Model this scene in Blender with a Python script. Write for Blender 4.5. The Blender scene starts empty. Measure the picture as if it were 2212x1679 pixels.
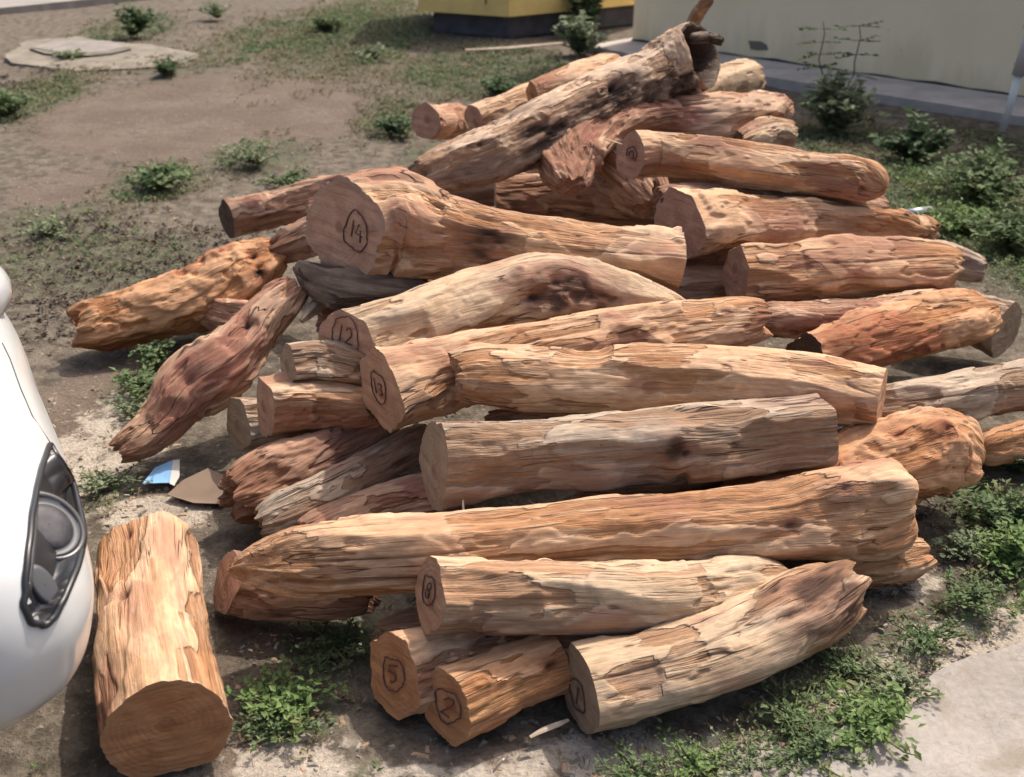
import bpy, math, random
import numpy as np
from mathutils import Vector
random.seed(5); np.random.seed(5)
S = bpy.context.scene
COL = S.collection
R = math.radians
# ------------------------------------------------------------------ camera, sky, sun, exposure
PITCH = R(26); CAMH = 1.6; FPX = 2400.0
cd = bpy.data.cameras.new('camera'); cam = bpy.data.objects.new('camera', cd); COL.objects.link(cam)
cam.location = (0, 0, CAMH); cam.rotation_euler = (math.pi/2-PITCH, 0, 0)
cd.sensor_width = 36; cd.lens = 36*FPX/2212; cd.clip_start = .05; cd.clip_end = 400
cd.dof.use_dof = True; cd.dof.focus_distance = 2.6; cd.dof.aperture_fstop = 4.5
S.camera = cam
SUN_EL = R(58); SUN_AZ = R(38)      # azimuth from +Y (away from camera) towards +X
w = bpy.data.worlds.new("World"); S.world = w; w.use_nodes = True
nt = w.node_tree; nt.nodes.clear()
sk = nt.nodes.new('ShaderNodeTexSky'); sk.sky_type = 'NISHITA'; sk.sun_disc = False
sk.sun_elevation = SUN_EL; sk.sun_rotation = SUN_AZ; sk.air_density = 1.0; sk.dust_density = 7.0; sk.ozone_density = .6
bg = nt.nodes.new('ShaderNodeBackground'); bg.inputs[1].default_value = .15
wo = nt.nodes.new('ShaderNodeOutputWorld'); nt.links.new(sk.outputs[0], bg.inputs[0]); nt.links.new(bg.outputs[0], wo.inputs[0])
sl = bpy.data.lights.new('sun', 'SUN'); sl.energy = 3.1; sl.angle = R(.9); sl.color = (1, .92, .82)
so = bpy.data.objects.new('sun', sl); COL.objects.link(so)
sd = Vector((math.sin(SUN_AZ)*math.cos(SUN_EL), math.cos(SUN_AZ)*math.cos(SUN_EL), math.sin(SUN_EL)))
so.rotation_euler = sd.to_track_quat('Z', 'Y').to_euler(); so.location = sd*20
S.view_settings.view_transform = 'Standard'; S.view_settings.look = 'None'
S.view_settings.exposure = .42; S.view_settings.gamma = 1

# ------------------------------------------------------------------ survey helper: sight line -> point at height z
cp, sp = math.cos(PITCH), math.sin(PITCH)
def P(px, py, z=0.):
    u = (px-1106)/FPX; v = -(py-839.5)/FPX
    d = Vector((u, cp+v*sp, -sp+v*cp)); t = (CAMH-z)/(-d.z)
    return Vector((d.x*t, d.y*t, z))
def depth(p): return p[1]*cp+(CAMH-p[2])*sp
def proj(X):
    d = X[..., 1]*cp+(CAMH-X[..., 2])*sp
    return 1106+X[..., 0]/d*FPX, 839.5-(X[..., 1]*sp-(CAMH-X[..., 2])*cp)/d*FPX

# ------------------------------------------------------------------ noise
def _h(i, j, k, s):
    n = (i*374761393+j*668265263+k*2147483647+s*974711) & 0xffffffff
    n = ((n ^ (n >> 13))*1274126177) & 0xffffffff
    n = ((n ^ (n >> 16))*2246822519) & 0xffffffff
    return ((n ^ (n >> 15)) & 0xffffff)/float(0xffffff)*2-1
def vnoise(p, s=0):
    p = np.asarray(p, dtype=np.float64); f = np.floor(p); i = f.astype(np.int64); f = p-f
    f = f*f*f*(f*(f*6-15)+10); r = 0
    for a in (0, 1):
        for b in (0, 1):
            for c in (0, 1):
                wgt = (f[..., 0] if a else 1-f[..., 0])*(f[..., 1] if b else 1-f[..., 1])*(f[..., 2] if c else 1-f[..., 2])
                r = r+wgt*_h(i[..., 0]+a, i[..., 1]+b, i[..., 2]+c, s)
    return r
def fbm(p, s=0, o=4):
    r = 0; a = 1.; t = 0
    for k in range(o):
        r = r+a*vnoise(p*(2.03**k)+17.3*k, s+k); t += a; a *= .52
    return r/t
def sstep(a, b, x): t = np.clip((x-a)/(b-a), 0, 1); return t*t*(3-2*t)

# ------------------------------------------------------------------ mesh helpers
def mesh_np(name, V, F, mat=None, attrs=None, smooth=True, parent=None, mats=None, midx=None):
    V = np.asarray(V, dtype=np.float32); me = bpy.data.meshes.new(name)
    k = F.shape[1]; nf = len(F)
    me.vertices.add(len(V)); me.vertices.foreach_set('co', V.ravel())
    me.loops.add(nf*k); me.loops.foreach_set('vertex_index', F.astype(np.int32).ravel())
    me.polygons.add(nf); me.polygons.foreach_set('loop_start', np.arange(0, nf*k, k, dtype=np.int32))
    me.polygons.foreach_set('loop_total', np.full(nf, k, dtype=np.int32))
    me.polygons.foreach_set('use_smooth', np.full(nf, smooth, dtype=bool))
    me.update(calc_edges=True)
    for nm, a in (attrs or {}).items():
        if a.ndim == 2:
            at = me.attributes.new(nm, 'FLOAT_VECTOR', 'POINT'); at.data.foreach_set('vector', a.astype(np.float32).ravel())
        else:
            at = me.attributes.new(nm, 'FLOAT', 'POINT'); at.data.foreach_set('value', a.astype(np.float32).ravel())
    if mats:
        for m in mats: me.materials.append(m)
        me.polygons.foreach_set('material_index', np.asarray(midx, dtype=np.int32))
    elif mat: me.materials.append(mat)
    me.validate()
    o = bpy.data.objects.new(name, me); COL.objects.link(o)
    if parent: o.parent = parent
    return o
def gridF(nu, nv, wrap=False):     # nu rows, nv cols
    a = np.arange(nu-1)[:, None]; b = np.arange(nv if wrap else nv-1)[None, :]
    b2 = (b+1) % nv
    return np.stack([a*nv+b, a*nv+b2, (a+1)*nv+b2, (a+1)*nv+b], -1).reshape(-1, 4)
def thing(name, label, cat, loc=(0, 0, 0), group=None):
    o = bpy.data.objects.new(name, None); COL.objects.link(o); o.location = loc; o.empty_display_size = .1
    o['label'] = label; o['category'] = cat
    if group: o['group'] = group
    return o
def tag(o, label, cat, group=None):
    o['label'] = label; o['category'] = cat
    if group: o['group'] = group
    return o
def struct(o): o['kind'] = 'structure'; return o
class MB:
    def __init__(s): s.v = []; s.f = []
    def poly(s, pts): n = len(s.v); s.v += [tuple(p) for p in pts]; s.f.append(tuple(range(n, n+len(pts))))
    def tube(s, pts, rad, n=8, caps=True, flat=1.):
        pts = [Vector(p) for p in pts]; base = len(s.v); ref = Vector((0, 0, 1))
        for i, p in enumerate(pts):
            t = (pts[min(i+1, len(pts)-1)]-pts[max(i-1, 0)]).normalized()
            rf = ref if abs(t.dot(ref)) < .95 else Vector((1, 0, 0))
            a = t.cross(rf).normalized(); b = t.cross(a)
            r = rad[i] if hasattr(rad, '__len__') else rad
            for k in range(n):
                th = 2*math.pi*k/n; s.v.append(tuple(p+a*math.cos(th)*r+b*math.sin(th)*r*flat))
        for i in range(len(pts)-1):
            for k in range(n):
                s.f.append((base+i*n+k, base+i*n+(k+1) % n, base+(i+1)*n+(k+1) % n, base+(i+1)*n+k))
        if caps:
            s.f.append(tuple(base+k for k in range(n))[::-1]); e = base+(len(pts)-1)*n; s.f.append(tuple(e+k for k in range(n)))
    def box(s, c, sz, M=None):
        b = len(s.v); c = Vector(c)
        for x in (-1, 1):
            for y in (-1, 1):
                for z in (-1, 1):
                    q = Vector((x*sz[0]/2, y*sz[1]/2, z*sz[2]/2)); q = M @ q if M else q; s.v.append(tuple(c+q))
        for f in ((0, 1, 3, 2), (4, 6, 7, 5), (0, 4, 5, 1), (2, 3, 7, 6), (0, 2, 6, 4), (1, 5, 7, 3)): s.f.append(tuple(b+i for i in f))
    def build(s, name, mat, parent=None, smooth=False, bevel=0):
        me = bpy.data.meshes.new(name); me.from_pydata(s.v, [], s.f); me.materials.append(mat)
        if smooth: me.polygons.foreach_set('use_smooth', [True]*len(me.polygons))
        me.update(); o = bpy.data.objects.new(name, me); COL.objects.link(o)
        if bevel:
            m = o.modifiers.new('b', 'BEVEL'); m.width = bevel; m.segments = 2; m.limit_method = 'ANGLE'
        if parent: o.parent = parent
        return o

# ------------------------------------------------------------------ materials
class NT:
    def __init__(s, name):
        s.m = bpy.data.materials.new(name); s.m.use_nodes = True; s.t = s.m.node_tree
        s.b = s.t.nodes['Principled BSDF']; s.b.inputs['Roughness'].default_value = .8
        s.b.inputs['Specular IOR Level'].default_value = .25
    def n(s, typ, ins=None, **kw):
        nd = s.t.nodes.new('ShaderNode'+typ)
        for k, v in kw.items(): setattr(nd, k, v)
        for k, v in (ins or {}).items(): s.set(nd, k, v)
        return nd
    def set(s, nd, k, v):
        if hasattr(v, 'outputs'): v = v.outputs[0]
        if isinstance(v, bpy.types.NodeSocket): s.t.links.new(v, nd.inputs[k])
        else:
            if isinstance(v, tuple) and len(v) == 3 and nd.inputs[k].type == 'RGBA': v = v+(1,)
            nd.inputs[k].default_value = v
    def attr(s, name): return s.n('Attribute', attribute_name=name)
    def noise(s, vec, scale, det=4, rough=.55, dist=0., off=None, sc3=None):
        if sc3 or off:
            mp = s.n('Mapping', {'Vector': vec}); mp.inputs['Scale'].default_value = sc3 or (1, 1, 1); mp.inputs['Location'].default_value = off or (0, 0, 0); vec = mp
        nd = s.n('TexNoise', {'Vector': vec, 'Scale': scale, 'Detail': float(det), 'Roughness': rough, 'Distortion': dist}); return nd.outputs[0]
    def mr(s, v, a, b, c=0., d=1., smooth=True):
        nd = s.n('MapRange', {'Value': v, 'From Min': a, 'From Max': b, 'To Min': c, 'To Max': d})
        if smooth: nd.interpolation_type = 'SMOOTHSTEP'
        return nd.outputs[0]
    def math(s, op, a, b=0.): return s.n('Math', {0: a, 1: b}, operation=op).outputs[0]
    def mix(s, f, a, b, bt='MIX'):
        nd = s.n('Mix', data_type='RGBA', blend_type=bt); s.set(nd, 0, f); s.set(nd, 6, a); s.set(nd, 7, b); return nd.outputs[2]
    def bump(s, h, st, dist=.01, nrm=None):
        nd = s.n('Bump', {'Height': h, 'Strength': st, 'Distance': dist})
        if nrm: s.set(nd, 'Normal', nrm)
        return nd.outputs[0]
    def out(s, col, rough=None, nrm=None):
        s.set(s.b, 'Base Color', col)
        if rough is not None: s.set(s.b, 'Roughness', rough)
        if nrm: s.set(s.b, 'Normal', nrm)
        return s.m

def wood_mat(name, outer, outer2, inner, inner2, stain, grey=(.33, .27, .21), greyamt=.3, dark=(.055, .028, .02), rough=.8, bumpk=1.):
    N = NT(name); g = N.attr('grain').outputs['Vector']
    oi = N.n('ObjectInfo'); off = N.n('VectorMath', {0: g}, operation='ADD')
    mul = N.n('Math', {0: oi.outputs['Random'], 1: 31.}, operation='MULTIPLY'); N.set(off, 1, mul); g = off.outputs[0]
    lay = N.attr('layer').outputs['Fac']; stn = N.attr('stain').outputs['Fac']; drk = N.attr('dark').outputs['Fac']
    big = N.noise(g, 4., 3, .5, .4, sc3=(1, 1, .5))
    mid = N.noise(g, 16., 4, .6, .6, sc3=(1, 1, .22))
    fib = N.noise(g, 100., 4, .6, .3, sc3=(1, 1, .05))
    fib2 = N.noise(g, 48., 4, .6, .5, sc3=(1, 1, .05), off=(3, 1, 2))
    blot = N.noise(g, 38., 4, .6, 1.2, sc3=(1, 1, .5), off=(7, 2, 5))
    co = N.mix(N.mr(mid, .38, .62), outer, outer2)
    ci = N.mix(N.mr(fib2, .38, .62), inner, inner2)
    lm = N.math('ADD', lay, N.mr(fib2, .3, .7, -.22, .22))
    c = N.mix(N.mr(lm, .25, .7), ci, co)
    c = N.mix(N.math('MULTIPLY', N.mr(big, .52, .66), greyamt), c, grey)
    c = N.mix(N.math('MULTIPLY', N.mr(mid, .58, .72), .5), c, stain)
    sm = N.math('MULTIPLY', stn, N.mr(blot, .25, .6, .35, 1.))
    c = N.mix(sm, c, stain)
    # fibre streaks
    k = N.mr(N.math('ADD', N.math('MULTIPLY', fib, .6), N.math('MULTIPLY', N.noise(g, 260., 4, .7, .1, sc3=(1, 1, .05), off=(2, 2, 2)), .4)), .3, .7, .70, 1.2, False)
    kc = N.n('CombineColor', {0: k, 1: k, 2: k}).outputs[0]
    c = N.mix(1., c, kc, 'MULTIPLY')
    k2 = N.mr(blot, .35, .65, .84, 1.1, False)
    c = N.mix(1., c, N.n('CombineColor', {0: k2, 1: k2, 2: k2}).outputs[0], 'MULTIPLY')
    # shakes: thin dark cracks along the grain, plus a few short ones across
    cr = N.noise(g, 17., 3, .5, .25, sc3=(1, 1, .05), off=(11, 5, 1))
    crk = N.mr(N.math('ABSOLUTE', N.math('SUBTRACT', cr, .5)), .0, .010, 1., 0.)
    cz = N.mr(N.noise(g, 6., 2, .5, 0, off=(2, 9, 4)), .46, .58)
    crk = N.math('MULTIPLY', crk, cz)
    cr2 = N.noise(g, 9., 2, .5, .3, sc3=(.6, .6, 1), off=(1, 15, 8))
    ck2 = N.mr(N.math('ABSOLUTE', N.math('SUBTRACT', cr2, .5)), .0, .006, 1., 0.)
    cz2 = N.mr(N.noise(g, 9., 2, .5, 0, off=(22, 9, 4)), .57, .66)
    ck2 = N.math('MULTIPLY', N.math('MULTIPLY', ck2, cz2), .35); 
    pit = N.mr(N.noise(g, 60., 2, .5, .3, sc3=(1, 1, .4), off=(5, 5, 5)), .76, .80)
    crk = N.math('MAXIMUM', crk, N.math('MULTIPLY', pit, .8))
    c = N.mix(N.math('MULTIPLY', crk, .85), c, dark)
    c = N.mix(drk, c, dark)
    # dust / sawdust specks
    fine = N.noise(g, 260., 4, .7, .1, sc3=(1, 1, .05), off=(2, 2, 2))
    tear = N.mr(lm, .35, .65, 1.5, .45)
    h = N.math('MULTIPLY', N.math('ADD', N.math('ADD', N.math('MULTIPLY', fib, .8), N.math('MULTIPLY', fib2, .9)), N.math('MULTIPLY', fine, .5)), tear)
    h = N.math('SUBTRACT', h, N.math('MULTIPLY', crk, .8))
    h = N.math('ADD', h, N.math('MULTIPLY', blot, .35))
    return N.out(c, rough, N.bump(h, .8*bumpk, .008))
M = {}
M['tan'] = wood_mat('wood_tan', (.56, .335, .195), (.59, .39, .25), (.39, .19, .088), (.49, .275, .15), (.31, .14, .09), greyamt=.25)
M['orange'] = wood_mat('wood_orange', (.55, .315, .175), (.51, .26, .13), (.39, .165, .065), (.47, .245, .115), (.33, .115, .055), greyamt=.12)
M['pale'] = wood_mat('wood_pale', (.54, .375, .235), (.52, .385, .26), (.38, .21, .115), (.46, .28, .17), (.30, .16, .11), greyamt=.4)
M['grey'] = wood_mat('wood_grey', (.39, .295, .215), (.45, .35, .26), (.29, .175, .105), (.37, .24, .155), (.24, .135, .095), grey=(.35, .305, .25), greyamt=.7)
M['pink'] = wood_mat('wood_pink', (.50, .305, .20), (.54, .355, .235), (.35, .175, .105), (.43, .225, .145), (.28, .115, .08), greyamt=.25)
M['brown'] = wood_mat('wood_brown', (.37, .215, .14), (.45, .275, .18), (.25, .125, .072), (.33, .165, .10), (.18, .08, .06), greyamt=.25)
M['bark'] = wood_mat('wood_bark', (.15, .11, .08), (.22, .16, .12), (.08, .05, .035), (.12, .08, .055), (.09, .055, .045), greyamt=.5, bumpk=1.4)
M['trunk'] = wood_mat('wood_trunk', (.53, .37, .25), (.58, .42, .30), (.38, .22, .13), (.46, .30, .19), (.135, .085, .065), greyamt=.35, dark=(.035, .02, .016))

def face_mat(name, c1, c2, heart, edge):
    N = NT(name); f = N.attr('face').outputs['Vector']; oi = N.n('ObjectInfo')
    ds = N.n('VectorMath', {0: f}, operation='LENGTH').outputs['Value']
    wob = N.noise(f, 14., 3, .5, 0)
    rr = N.math('ADD', N.math('MULTIPLY', ds, 1.), N.math('MULTIPLY', wob, .035))
    ring = N.math('SINE', N.math('MULTIPLY', rr, 520.))
    saw = N.noise(f, 42., 5, .65, .5, sc3=(.10, 1, 1))
    big = N.noise(f, 12., 4, .6, .5, off=(4, 4, 4))
    c = N.mix(N.mr(big, .35, .65), c1, c2)
    dash = N.mr(N.noise(f, 30., 3, .6, .4, sc3=(.12, 1, 1), off=(6, 3, 2)),   .58, .68, 0, .8); c = N.mix(dash, c, heart)
    k = N.math('ADD', N.mr(ring, -1, 1, .985, 1.01, False), N.mr(saw, .3, .7, -.30, .22, False))
    c = N.mix(1., c, N.n('CombineColor', {0: k, 1: k, 2: k}).outputs[0], 'MULTIPLY')
    c = N.mix(N.math('MULTIPLY', N.mr(N.math('ADD', ds, N.math('MULTIPLY', wob, .03)), .026, .04, 1., 0.), .55), c, heart)
    rel = N.attr('rel').outputs['Fac']
    c = N.mix(N.math('MULTIPLY', N.mr(rel, .86, .97), .5), c, edge)
    sp = N.noise(f, 90., 3, .5, 0, off=(9, 1, 1)); c = N.mix(N.math('MULTIPLY', N.mr(sp, .66, .74), .5), c, (.16, .07, .04))
    return N.out(c, .75, N.bump(N.math('ADD', saw, N.math('MULTIPLY', ring, .04)), .9, .008))
FM = {'tan': face_mat('cut_tan', (.47, .285, .18), (.40, .22, .13), (.24, .10, .06), (.36, .23, .15)),
      'orange': face_mat('cut_orange', (.46, .23, .11), (.38, .17, .075), (.26, .10, .04), (.40, .22, .12)),
      'grey': face_mat('cut_grey', (.34, .245, .165), (.29, .20, .135), (.21, .12, .08), (.25, .19, .14)),
      'pink': face_mat('cut_pink', (.46, .27, .18), (.37, .20, .13), (.22, .09, .07), (.34, .23, .18)),
      'dark': face_mat('cut_dark', (.11, .07, .045), (.08, .05, .03), (.05, .03, .02), (.09, .06, .04))}
def plain(name, c, rough=.6, spec=.3, metal=0., var=0., vs=8., coat=0., bump=0.):
    N = NT(name); N.b.inputs['Specular IOR Level'].default_value = spec; N.b.inputs['Metallic'].default_value = metal
    N.b.inputs['Coat Weight'].default_value = coat
    g = N.n('TexCoord').outputs['Object']; a = N.noise(g, vs, 5, .6)
    col = N.mix(N.mr(a, .3, .7), tuple(x*(1-var) for x in c), tuple(min(1, x*(1+var)) for x in c))
    return N.out(col, rough, N.bump(a, bump, .01) if bump else None)
INK = plain('marker_ink', (.11, .055, .05), .6, .2, var=.3, vs=60)

# ------------------------------------------------------------------ logs
def spline(K, t):
    K = np.asarray(K, float); n = len(K)
    if n == 2: return K[0]+(K[1]-K[0])*t[:, None]
    d = np.r_[0, np.cumsum(np.linalg.norm(np.diff(K[:, :3], axis=0), axis=1))]; d /= d[-1]
    m = np.zeros_like(K)
    for i in range(n):
        a, b = max(i-1, 0), min(i+1, n-1); m[i] = (K[b]-K[a])/(d[b]-d[a])
    i = np.clip(np.searchsorted(d, t, side='right')-1, 0, n-2); h = (d[i+1]-d[i])[:, None]; u = ((t-d[i])/(d[i+1]-d[i]))[:, None]
    return (2*u**3-3*u**2+1)*K[i]+(u**3-2*u**2+u)*h*m[i]+(-2*u**3+3*u**2)*K[i+1]+(u**3-u**2)*h*m[i+1]
LOGS = {}
def nrm(a): return a/np.linalg.norm(a, axis=-1, keepdims=True)
def log(key, label, pts, mat='tan', fmat=None, ends=('cut', 'cut'), face=(None, None), seed=1, poly=.5, terr=.09, ridge=.03, lump=.05,
        knots=(), twist=0., squash=(1, 1), slot='log', steps=2.2, hollow=None, stains=(), parent=None, name='cut_log', world=None, hew=1., barkzone=None, warty=0, category='log', grp='split logs heaped in the pile'):
    if world is None:
        K = []
        for (px, py, z, rp) in pts:
            p = P(px, py, z); K.append((p.x, p.y, p.z, rp*depth(p)/FPX))
    else: K = world
    K = np.array(K); L = np.linalg.norm(np.diff(K[:, :3], axis=0), axis=1).sum()
    ns = int(min(300, max(40, L/.0058))); na = 168
    t = np.linspace(0, 1, ns); C = spline(K, t); c = C[:, :3]; rad = np.maximum(C[:, 3], .008)
    T = nrm(np.gradient(c, axis=0)); up = np.array([0, 0, 1.]); A = nrm(np.cross(T, up)); B = np.cross(A, T)   # B ~ up
    s = np.r_[0, np.cumsum(np.linalg.norm(np.diff(c, axis=0), axis=1))]
    th = np.linspace(0, 2*np.pi, na, endpoint=False)
    TH, SS = np.meshgrid(th, s); RR = rad[:, None]*np.ones_like(TH)
    rm = rad.mean()
    G = np.stack([np.cos(TH+twist*SS)*RR, np.sin(TH+twist*SS)*RR, SS], -1)
    rs = np.random.RandomState(seed*7+3); so_ = rs.rand(3)*50
    # hewn flats
    nf = rs.randint(5, 8); f = np.full_like(TH, 1e9)
    phis = np.sort((np.arange(nf)+rs.rand(nf)*.75)*2*np.pi/nf)
    acc = 0
    for ph in phis:
        d0 = .86+.13*rs.rand(); dr = .25*vnoise(np.stack([SS*1.6, SS*0+ph, SS*0], -1)+so_, seed)
        dd = d0*(1+.08*vnoise(np.stack([SS*3., SS*0+ph*3, SS*0+4], -1)+so_, seed+3))
        cs = np.cos(TH-ph-dr); q = np.where(cs > .2, dd/np.maximum(cs, .2), 6.)
        acc = acc+np.exp(-24*q)
    pr = -np.log(acc)/24+.03
    pr = np.clip(pr, .72, 1.18)
    Rf = 1+(pr-1)*poly
    q = G/rm*np.array([.7, .7, .30])+so_
    cutm = np.zeros_like(TH)
    for k in range(int(s[-1]*13*hew)+4):
        sk = rs.rand()*s[-1]; ph = rs.rand()*6.283; dk = rs.uniform(.80, .93); l1 = rs.uniform(.05, .45); l2 = l1*rs.choice([.06, .3, 1., 1.]); tl = rs.uniform(-.25, .25)
        if rs.rand() < .5: l1, l2 = l2, l1
        ds = SS-sk+.02*vnoise(np.stack([TH*3., SS*4, SS*0+k], -1), seed+k); l_ = np.where(ds > 0, l1, l2)
        cs = np.cos(TH-ph+.35*vnoise(np.stack([SS*6, SS*0+k, SS*0], -1), seed+k)); lim = np.where(cs > .3, (dk+(ds/l_)**2*.16+tl*ds)/np.maximum(cs, .3), 9.)
        act = np.clip((Rf-lim)/.012, 0, 1); Rf = np.minimum(Rf, np.maximum(lim, .62)); kk_ = rs.rand()
        cutm = cutm*(1-act)+act*(kk_ if kk_ > .35 else 0)
    Tn = fbm(q*1.25, seed+11, 4)
    tk = (Tn+1)*steps*1.6; ii = np.floor(tk); ff = tk-ii; gq = (ii+sstep(0, .28, ff))/(steps*1.6)-1
    Rf += gq*terr*2.
    layer = np.clip(.55+gq*1.5+.25*fbm(q*2.3+9, seed+5, 3), 0, 1)
    layer = np.clip(layer+.10-cutm*.6, 0, 1)
    qr = G*np.array([38, 38, 2.6])+so_; rn = fbm(qr, seed+21, 4); rdg = 1-2*np.abs(rn)
    Rf += (rdg*.5+rn*.5)*ridge*(1.3-layer)
    if warty: wn_ = fbm(G*np.array([26, 26, 20])+so_, seed+25, 4); Rf += wn_*warty; layer = np.clip(layer+wn_*.8, 0, 1)
    Rf += fbm(G/rm*np.array([.55, .55, .45])+so_+3, seed+31, 4)*lump*1.6
    Rf += fbm(G/rm*np.array([3., 3., 1.6])+so_+5, seed+41, 3)*lump*.35
    # split grooves that run with the grain
    gv = fbm(G*np.array([9, 9, .9])+so_+8, seed+51, 2); gz = sstep(.0, .25, fbm(G*np.array([4, 4, 1.5])+so_+12, seed+57, 2))
    grv = np.exp(-(gv/.022)**2)*gz; Rf -= grv*.045
    stain = np.clip(sstep(.12, .4, fbm(q*1.1+31, seed+61, 4)), 0, 1)*.8
    dark = grv*.55
    if barkzone:   # (s0,s1,theta,width) weathered dark rough patch
        for (a0, a1, tc, wd) in barkzone:
            dth = np.abs((TH-R(tc)+np.pi) % (2*np.pi)-np.pi)
            zz = sstep(a0*s[-1]-.04, a0*s[-1]+.06, SS)*(1-sstep(a1*s[-1]-.06, a1*s[-1]+.04, SS))*(1-sstep(R(wd)*.7, R(wd)*1.1, dth+.5*fbm(q*2+3, seed+71, 3)))
            rgh = fbm(G*np.array([34, 34, 13])+so_, seed+73, 4)
            Rf += zz*rgh*.13; dark = np.maximum(dark, zz*np.clip(.5-rgh*1.6, 0, .9)); stain = np.maximum(stain, zz*.75)
    for (ks, kt, kr, kh, kd) in knots:  # position along 0..1, angle deg, radius m, height m(+/-), darkness
        du = (SS-ks*s[-1]); dv = ((TH-R(kt)+np.pi) % (2*np.pi)-np.pi)*RR
        d = np.sqrt((du*.8)**2+dv**2)/kr; d = d*(1+.25*fbm(G*25+so_, seed+81, 3))
        Rf += (kh*np.exp(-d**2)*1.3-np.sign(kh)*0-abs(kh)*.8*np.exp(-(d/.38)**2))/rm
        dark = np.maximum(dark, kd*np.exp(-(d/.55)**4)); stain = np.maximum(stain, .9*np.exp(-(d/1.3)**2))
    for (ks, kt, kl, kw, ka) in stains:
        du = (SS-ks*s[-1])/kl; dv = ((TH-R(kt)+np.pi) % (2*np.pi)-np.pi)*RR/kw; d = np.sqrt(du**2+dv**2)*(1+.5*fbm(q*3, seed+83, 3))
        stain = np.maximum(stain, ka*(1-sstep(.6, 1.1, d)))
    # ends
    shift = np.zeros_like(TH); vfaces = []
    for e in (0, 1):
        iE = 0 if e == 0 else ns-1; dE = s if e == 0 else s[-1]-s
        to = -T[iE] if e == 0 else T[iE]
        vdir = nrm(np.array([0, 0, CAMH])-c[iE]); n = to.copy(); want = face[e]
        if want is not None:
            have = float(to @ vdir); a0 = math.acos(max(-1, min(1, have))); a1 = math.acos(want); mv = max(-R(42), min(R(42), a0-a1))
            perp = nrm(vdir-have*to); n = math.cos(mv)*to+math.sin(mv)*perp
        n = nrm(n); sg = -1 if e == 0 else 1
        if ends[e] == 'cut':
            # small bevel-less crisp edge; a few torn slivers
            wE = np.clip(1-dE/.30, 0, 1)[:, None]**1.3
            offv = A[iE][None]*np.cos(th)[:, None]+B[iE][None]*np.sin(th)[:, None]
            sh = -(offv @ n)/(to @ n)*rad[iE]
            shift += sg*wE*sh[None, :]*Rf[iE][None, :]
        elif ends[e] == 'rough':
            wE = np.clip(1-dE/(rad[iE]*2.2), 0, 1)[:, None]
            jag = fbm(np.stack([np.cos(th)*1.5, np.sin(th)*1.5, th*0+e*7], -1)+so_, seed+91, 4)
            shift += sg*wE*jag[None, :]*rad[iE]*.8
            Rf *= 1-.25*wE**4
            layer = layer*(1-.5*wE); dE
        else:   # taper to round
            wE = np.clip(1-dE/(rad[iE]*1.3), 0, 1)[:, None]; Rf *= np.sqrt(np.maximum(.03, 1-wE**3.2))*(1+.10*wE*fbm(G*22+so_, seed+97, 3)); shift += sg*wE*fbm(G*14+so_, seed+98, 3)*rad[iE]*.22
        vfaces.append(n)
    rr = RR*Rf
    X = c[:, None, :]+(A[:, None]*np.cos(TH)[..., None]*squash[0]+B[:, None]*np.sin(TH)[..., None]*squash[1])*rr[..., None]+T[:, None]*shift[..., None]
    X[..., 2] = np.maximum(X[..., 2], -.02)
    base = Vector(c[0]); base.z = float(X[..., 2].min())
    own = parent is None
    root = thing(name, label, category, base, grp) if own else parent
    bl = np.array(root.location)
    tr = mesh_np('wood_body' if own else 'limb', (X-bl).reshape(-1, 3), gridF(ns, na, True), M[mat],
                 {'grain': G.reshape(-1, 3), 'layer': layer.ravel(), 'stain': stain.ravel(), 'dark': np.clip(dark, 0, 1).ravel()}, parent=root)
    info = {'root': root, 'faces': []}
    for e in (0, 1):
        rim = X[0 if e == 0 else ns-1]; n = vfaces[e]; ctr = rim.mean(0); nr = 22
        ax = nrm(np.cross(n, np.array([0, 0, 1.]) if abs(n[2]) < .95 else np.array([1., 0, 0]))); ay = np.cross(ax, n)
        if ay[2] < 0: ay = -ay
        fr = (np.linspace(1, 0.0, nr))[:, None, None]
        Y = ctr+(rim-ctr)[None]*fr
        loc = np.stack([(Y-ctr) @ ax, (Y-ctr) @ ay], -1)
        rough = .022 if ends[e] == 'rough' else .003
        if hollow and hollow[0] == e:
            dep = sstep(.93, .6, fr[..., 0])*hollow[1]; Y = Y-n*(dep*(1+.0*fr[..., 0]))[..., None]; rough = .012
        dsp = fbm(np.concatenate([loc*(22 if ends[e] == 'rough' else 40), loc[..., :1]*0+e], -1)+so_, seed+95, 4)*rough*(1-fr[..., 0]**6)
        if ends[e] == 'round': dsp = dsp+rm*.02
        Y = Y+n*dsp[..., None]
        pith = rs.uniform(-.2, .2, 2)*rad[0 if e == 0 else -1]
        fa = np.concatenate([loc-pith, loc[..., :1]*0], -1)
        F = gridF(nr, na, True)
        if e == 0: F = F[:, ::-1]
        kk = dict(attrs={'face': fa.reshape(-1, 3), 'rel': (fr[..., 0]*np.ones((1, na))).ravel(), 'grain': (fa*1.).reshape(-1, 3)*np.array([1, 1, 1]),
                         'layer': np.full(nr*na, .35), 'stain': np.full(nr*na, .2), 'dark': (sstep(.95, .7, fr[..., 0])*np.ones((1, na))*.93 if hollow and hollow[0] == e else np.zeros((nr, na))).ravel()})  # hollow interior painted dark, the shade of the cavity put into its colour
        if ends[e] == 'cut' and not (hollow and hollow[0] == e): fmx = FM[(fmat[e] if isinstance(fmat, tuple) else fmat) or ('tan' if mat in ('tan', 'pale') else 'pink' if mat in ('pink', 'brown') else 'grey' if mat in ('grey', 'bark') else 'orange')]
        else: fmx = M['bark' if hollow and hollow[0] == e else mat]  # hollow borrows the dark bark material to deepen its painted shade
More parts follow.
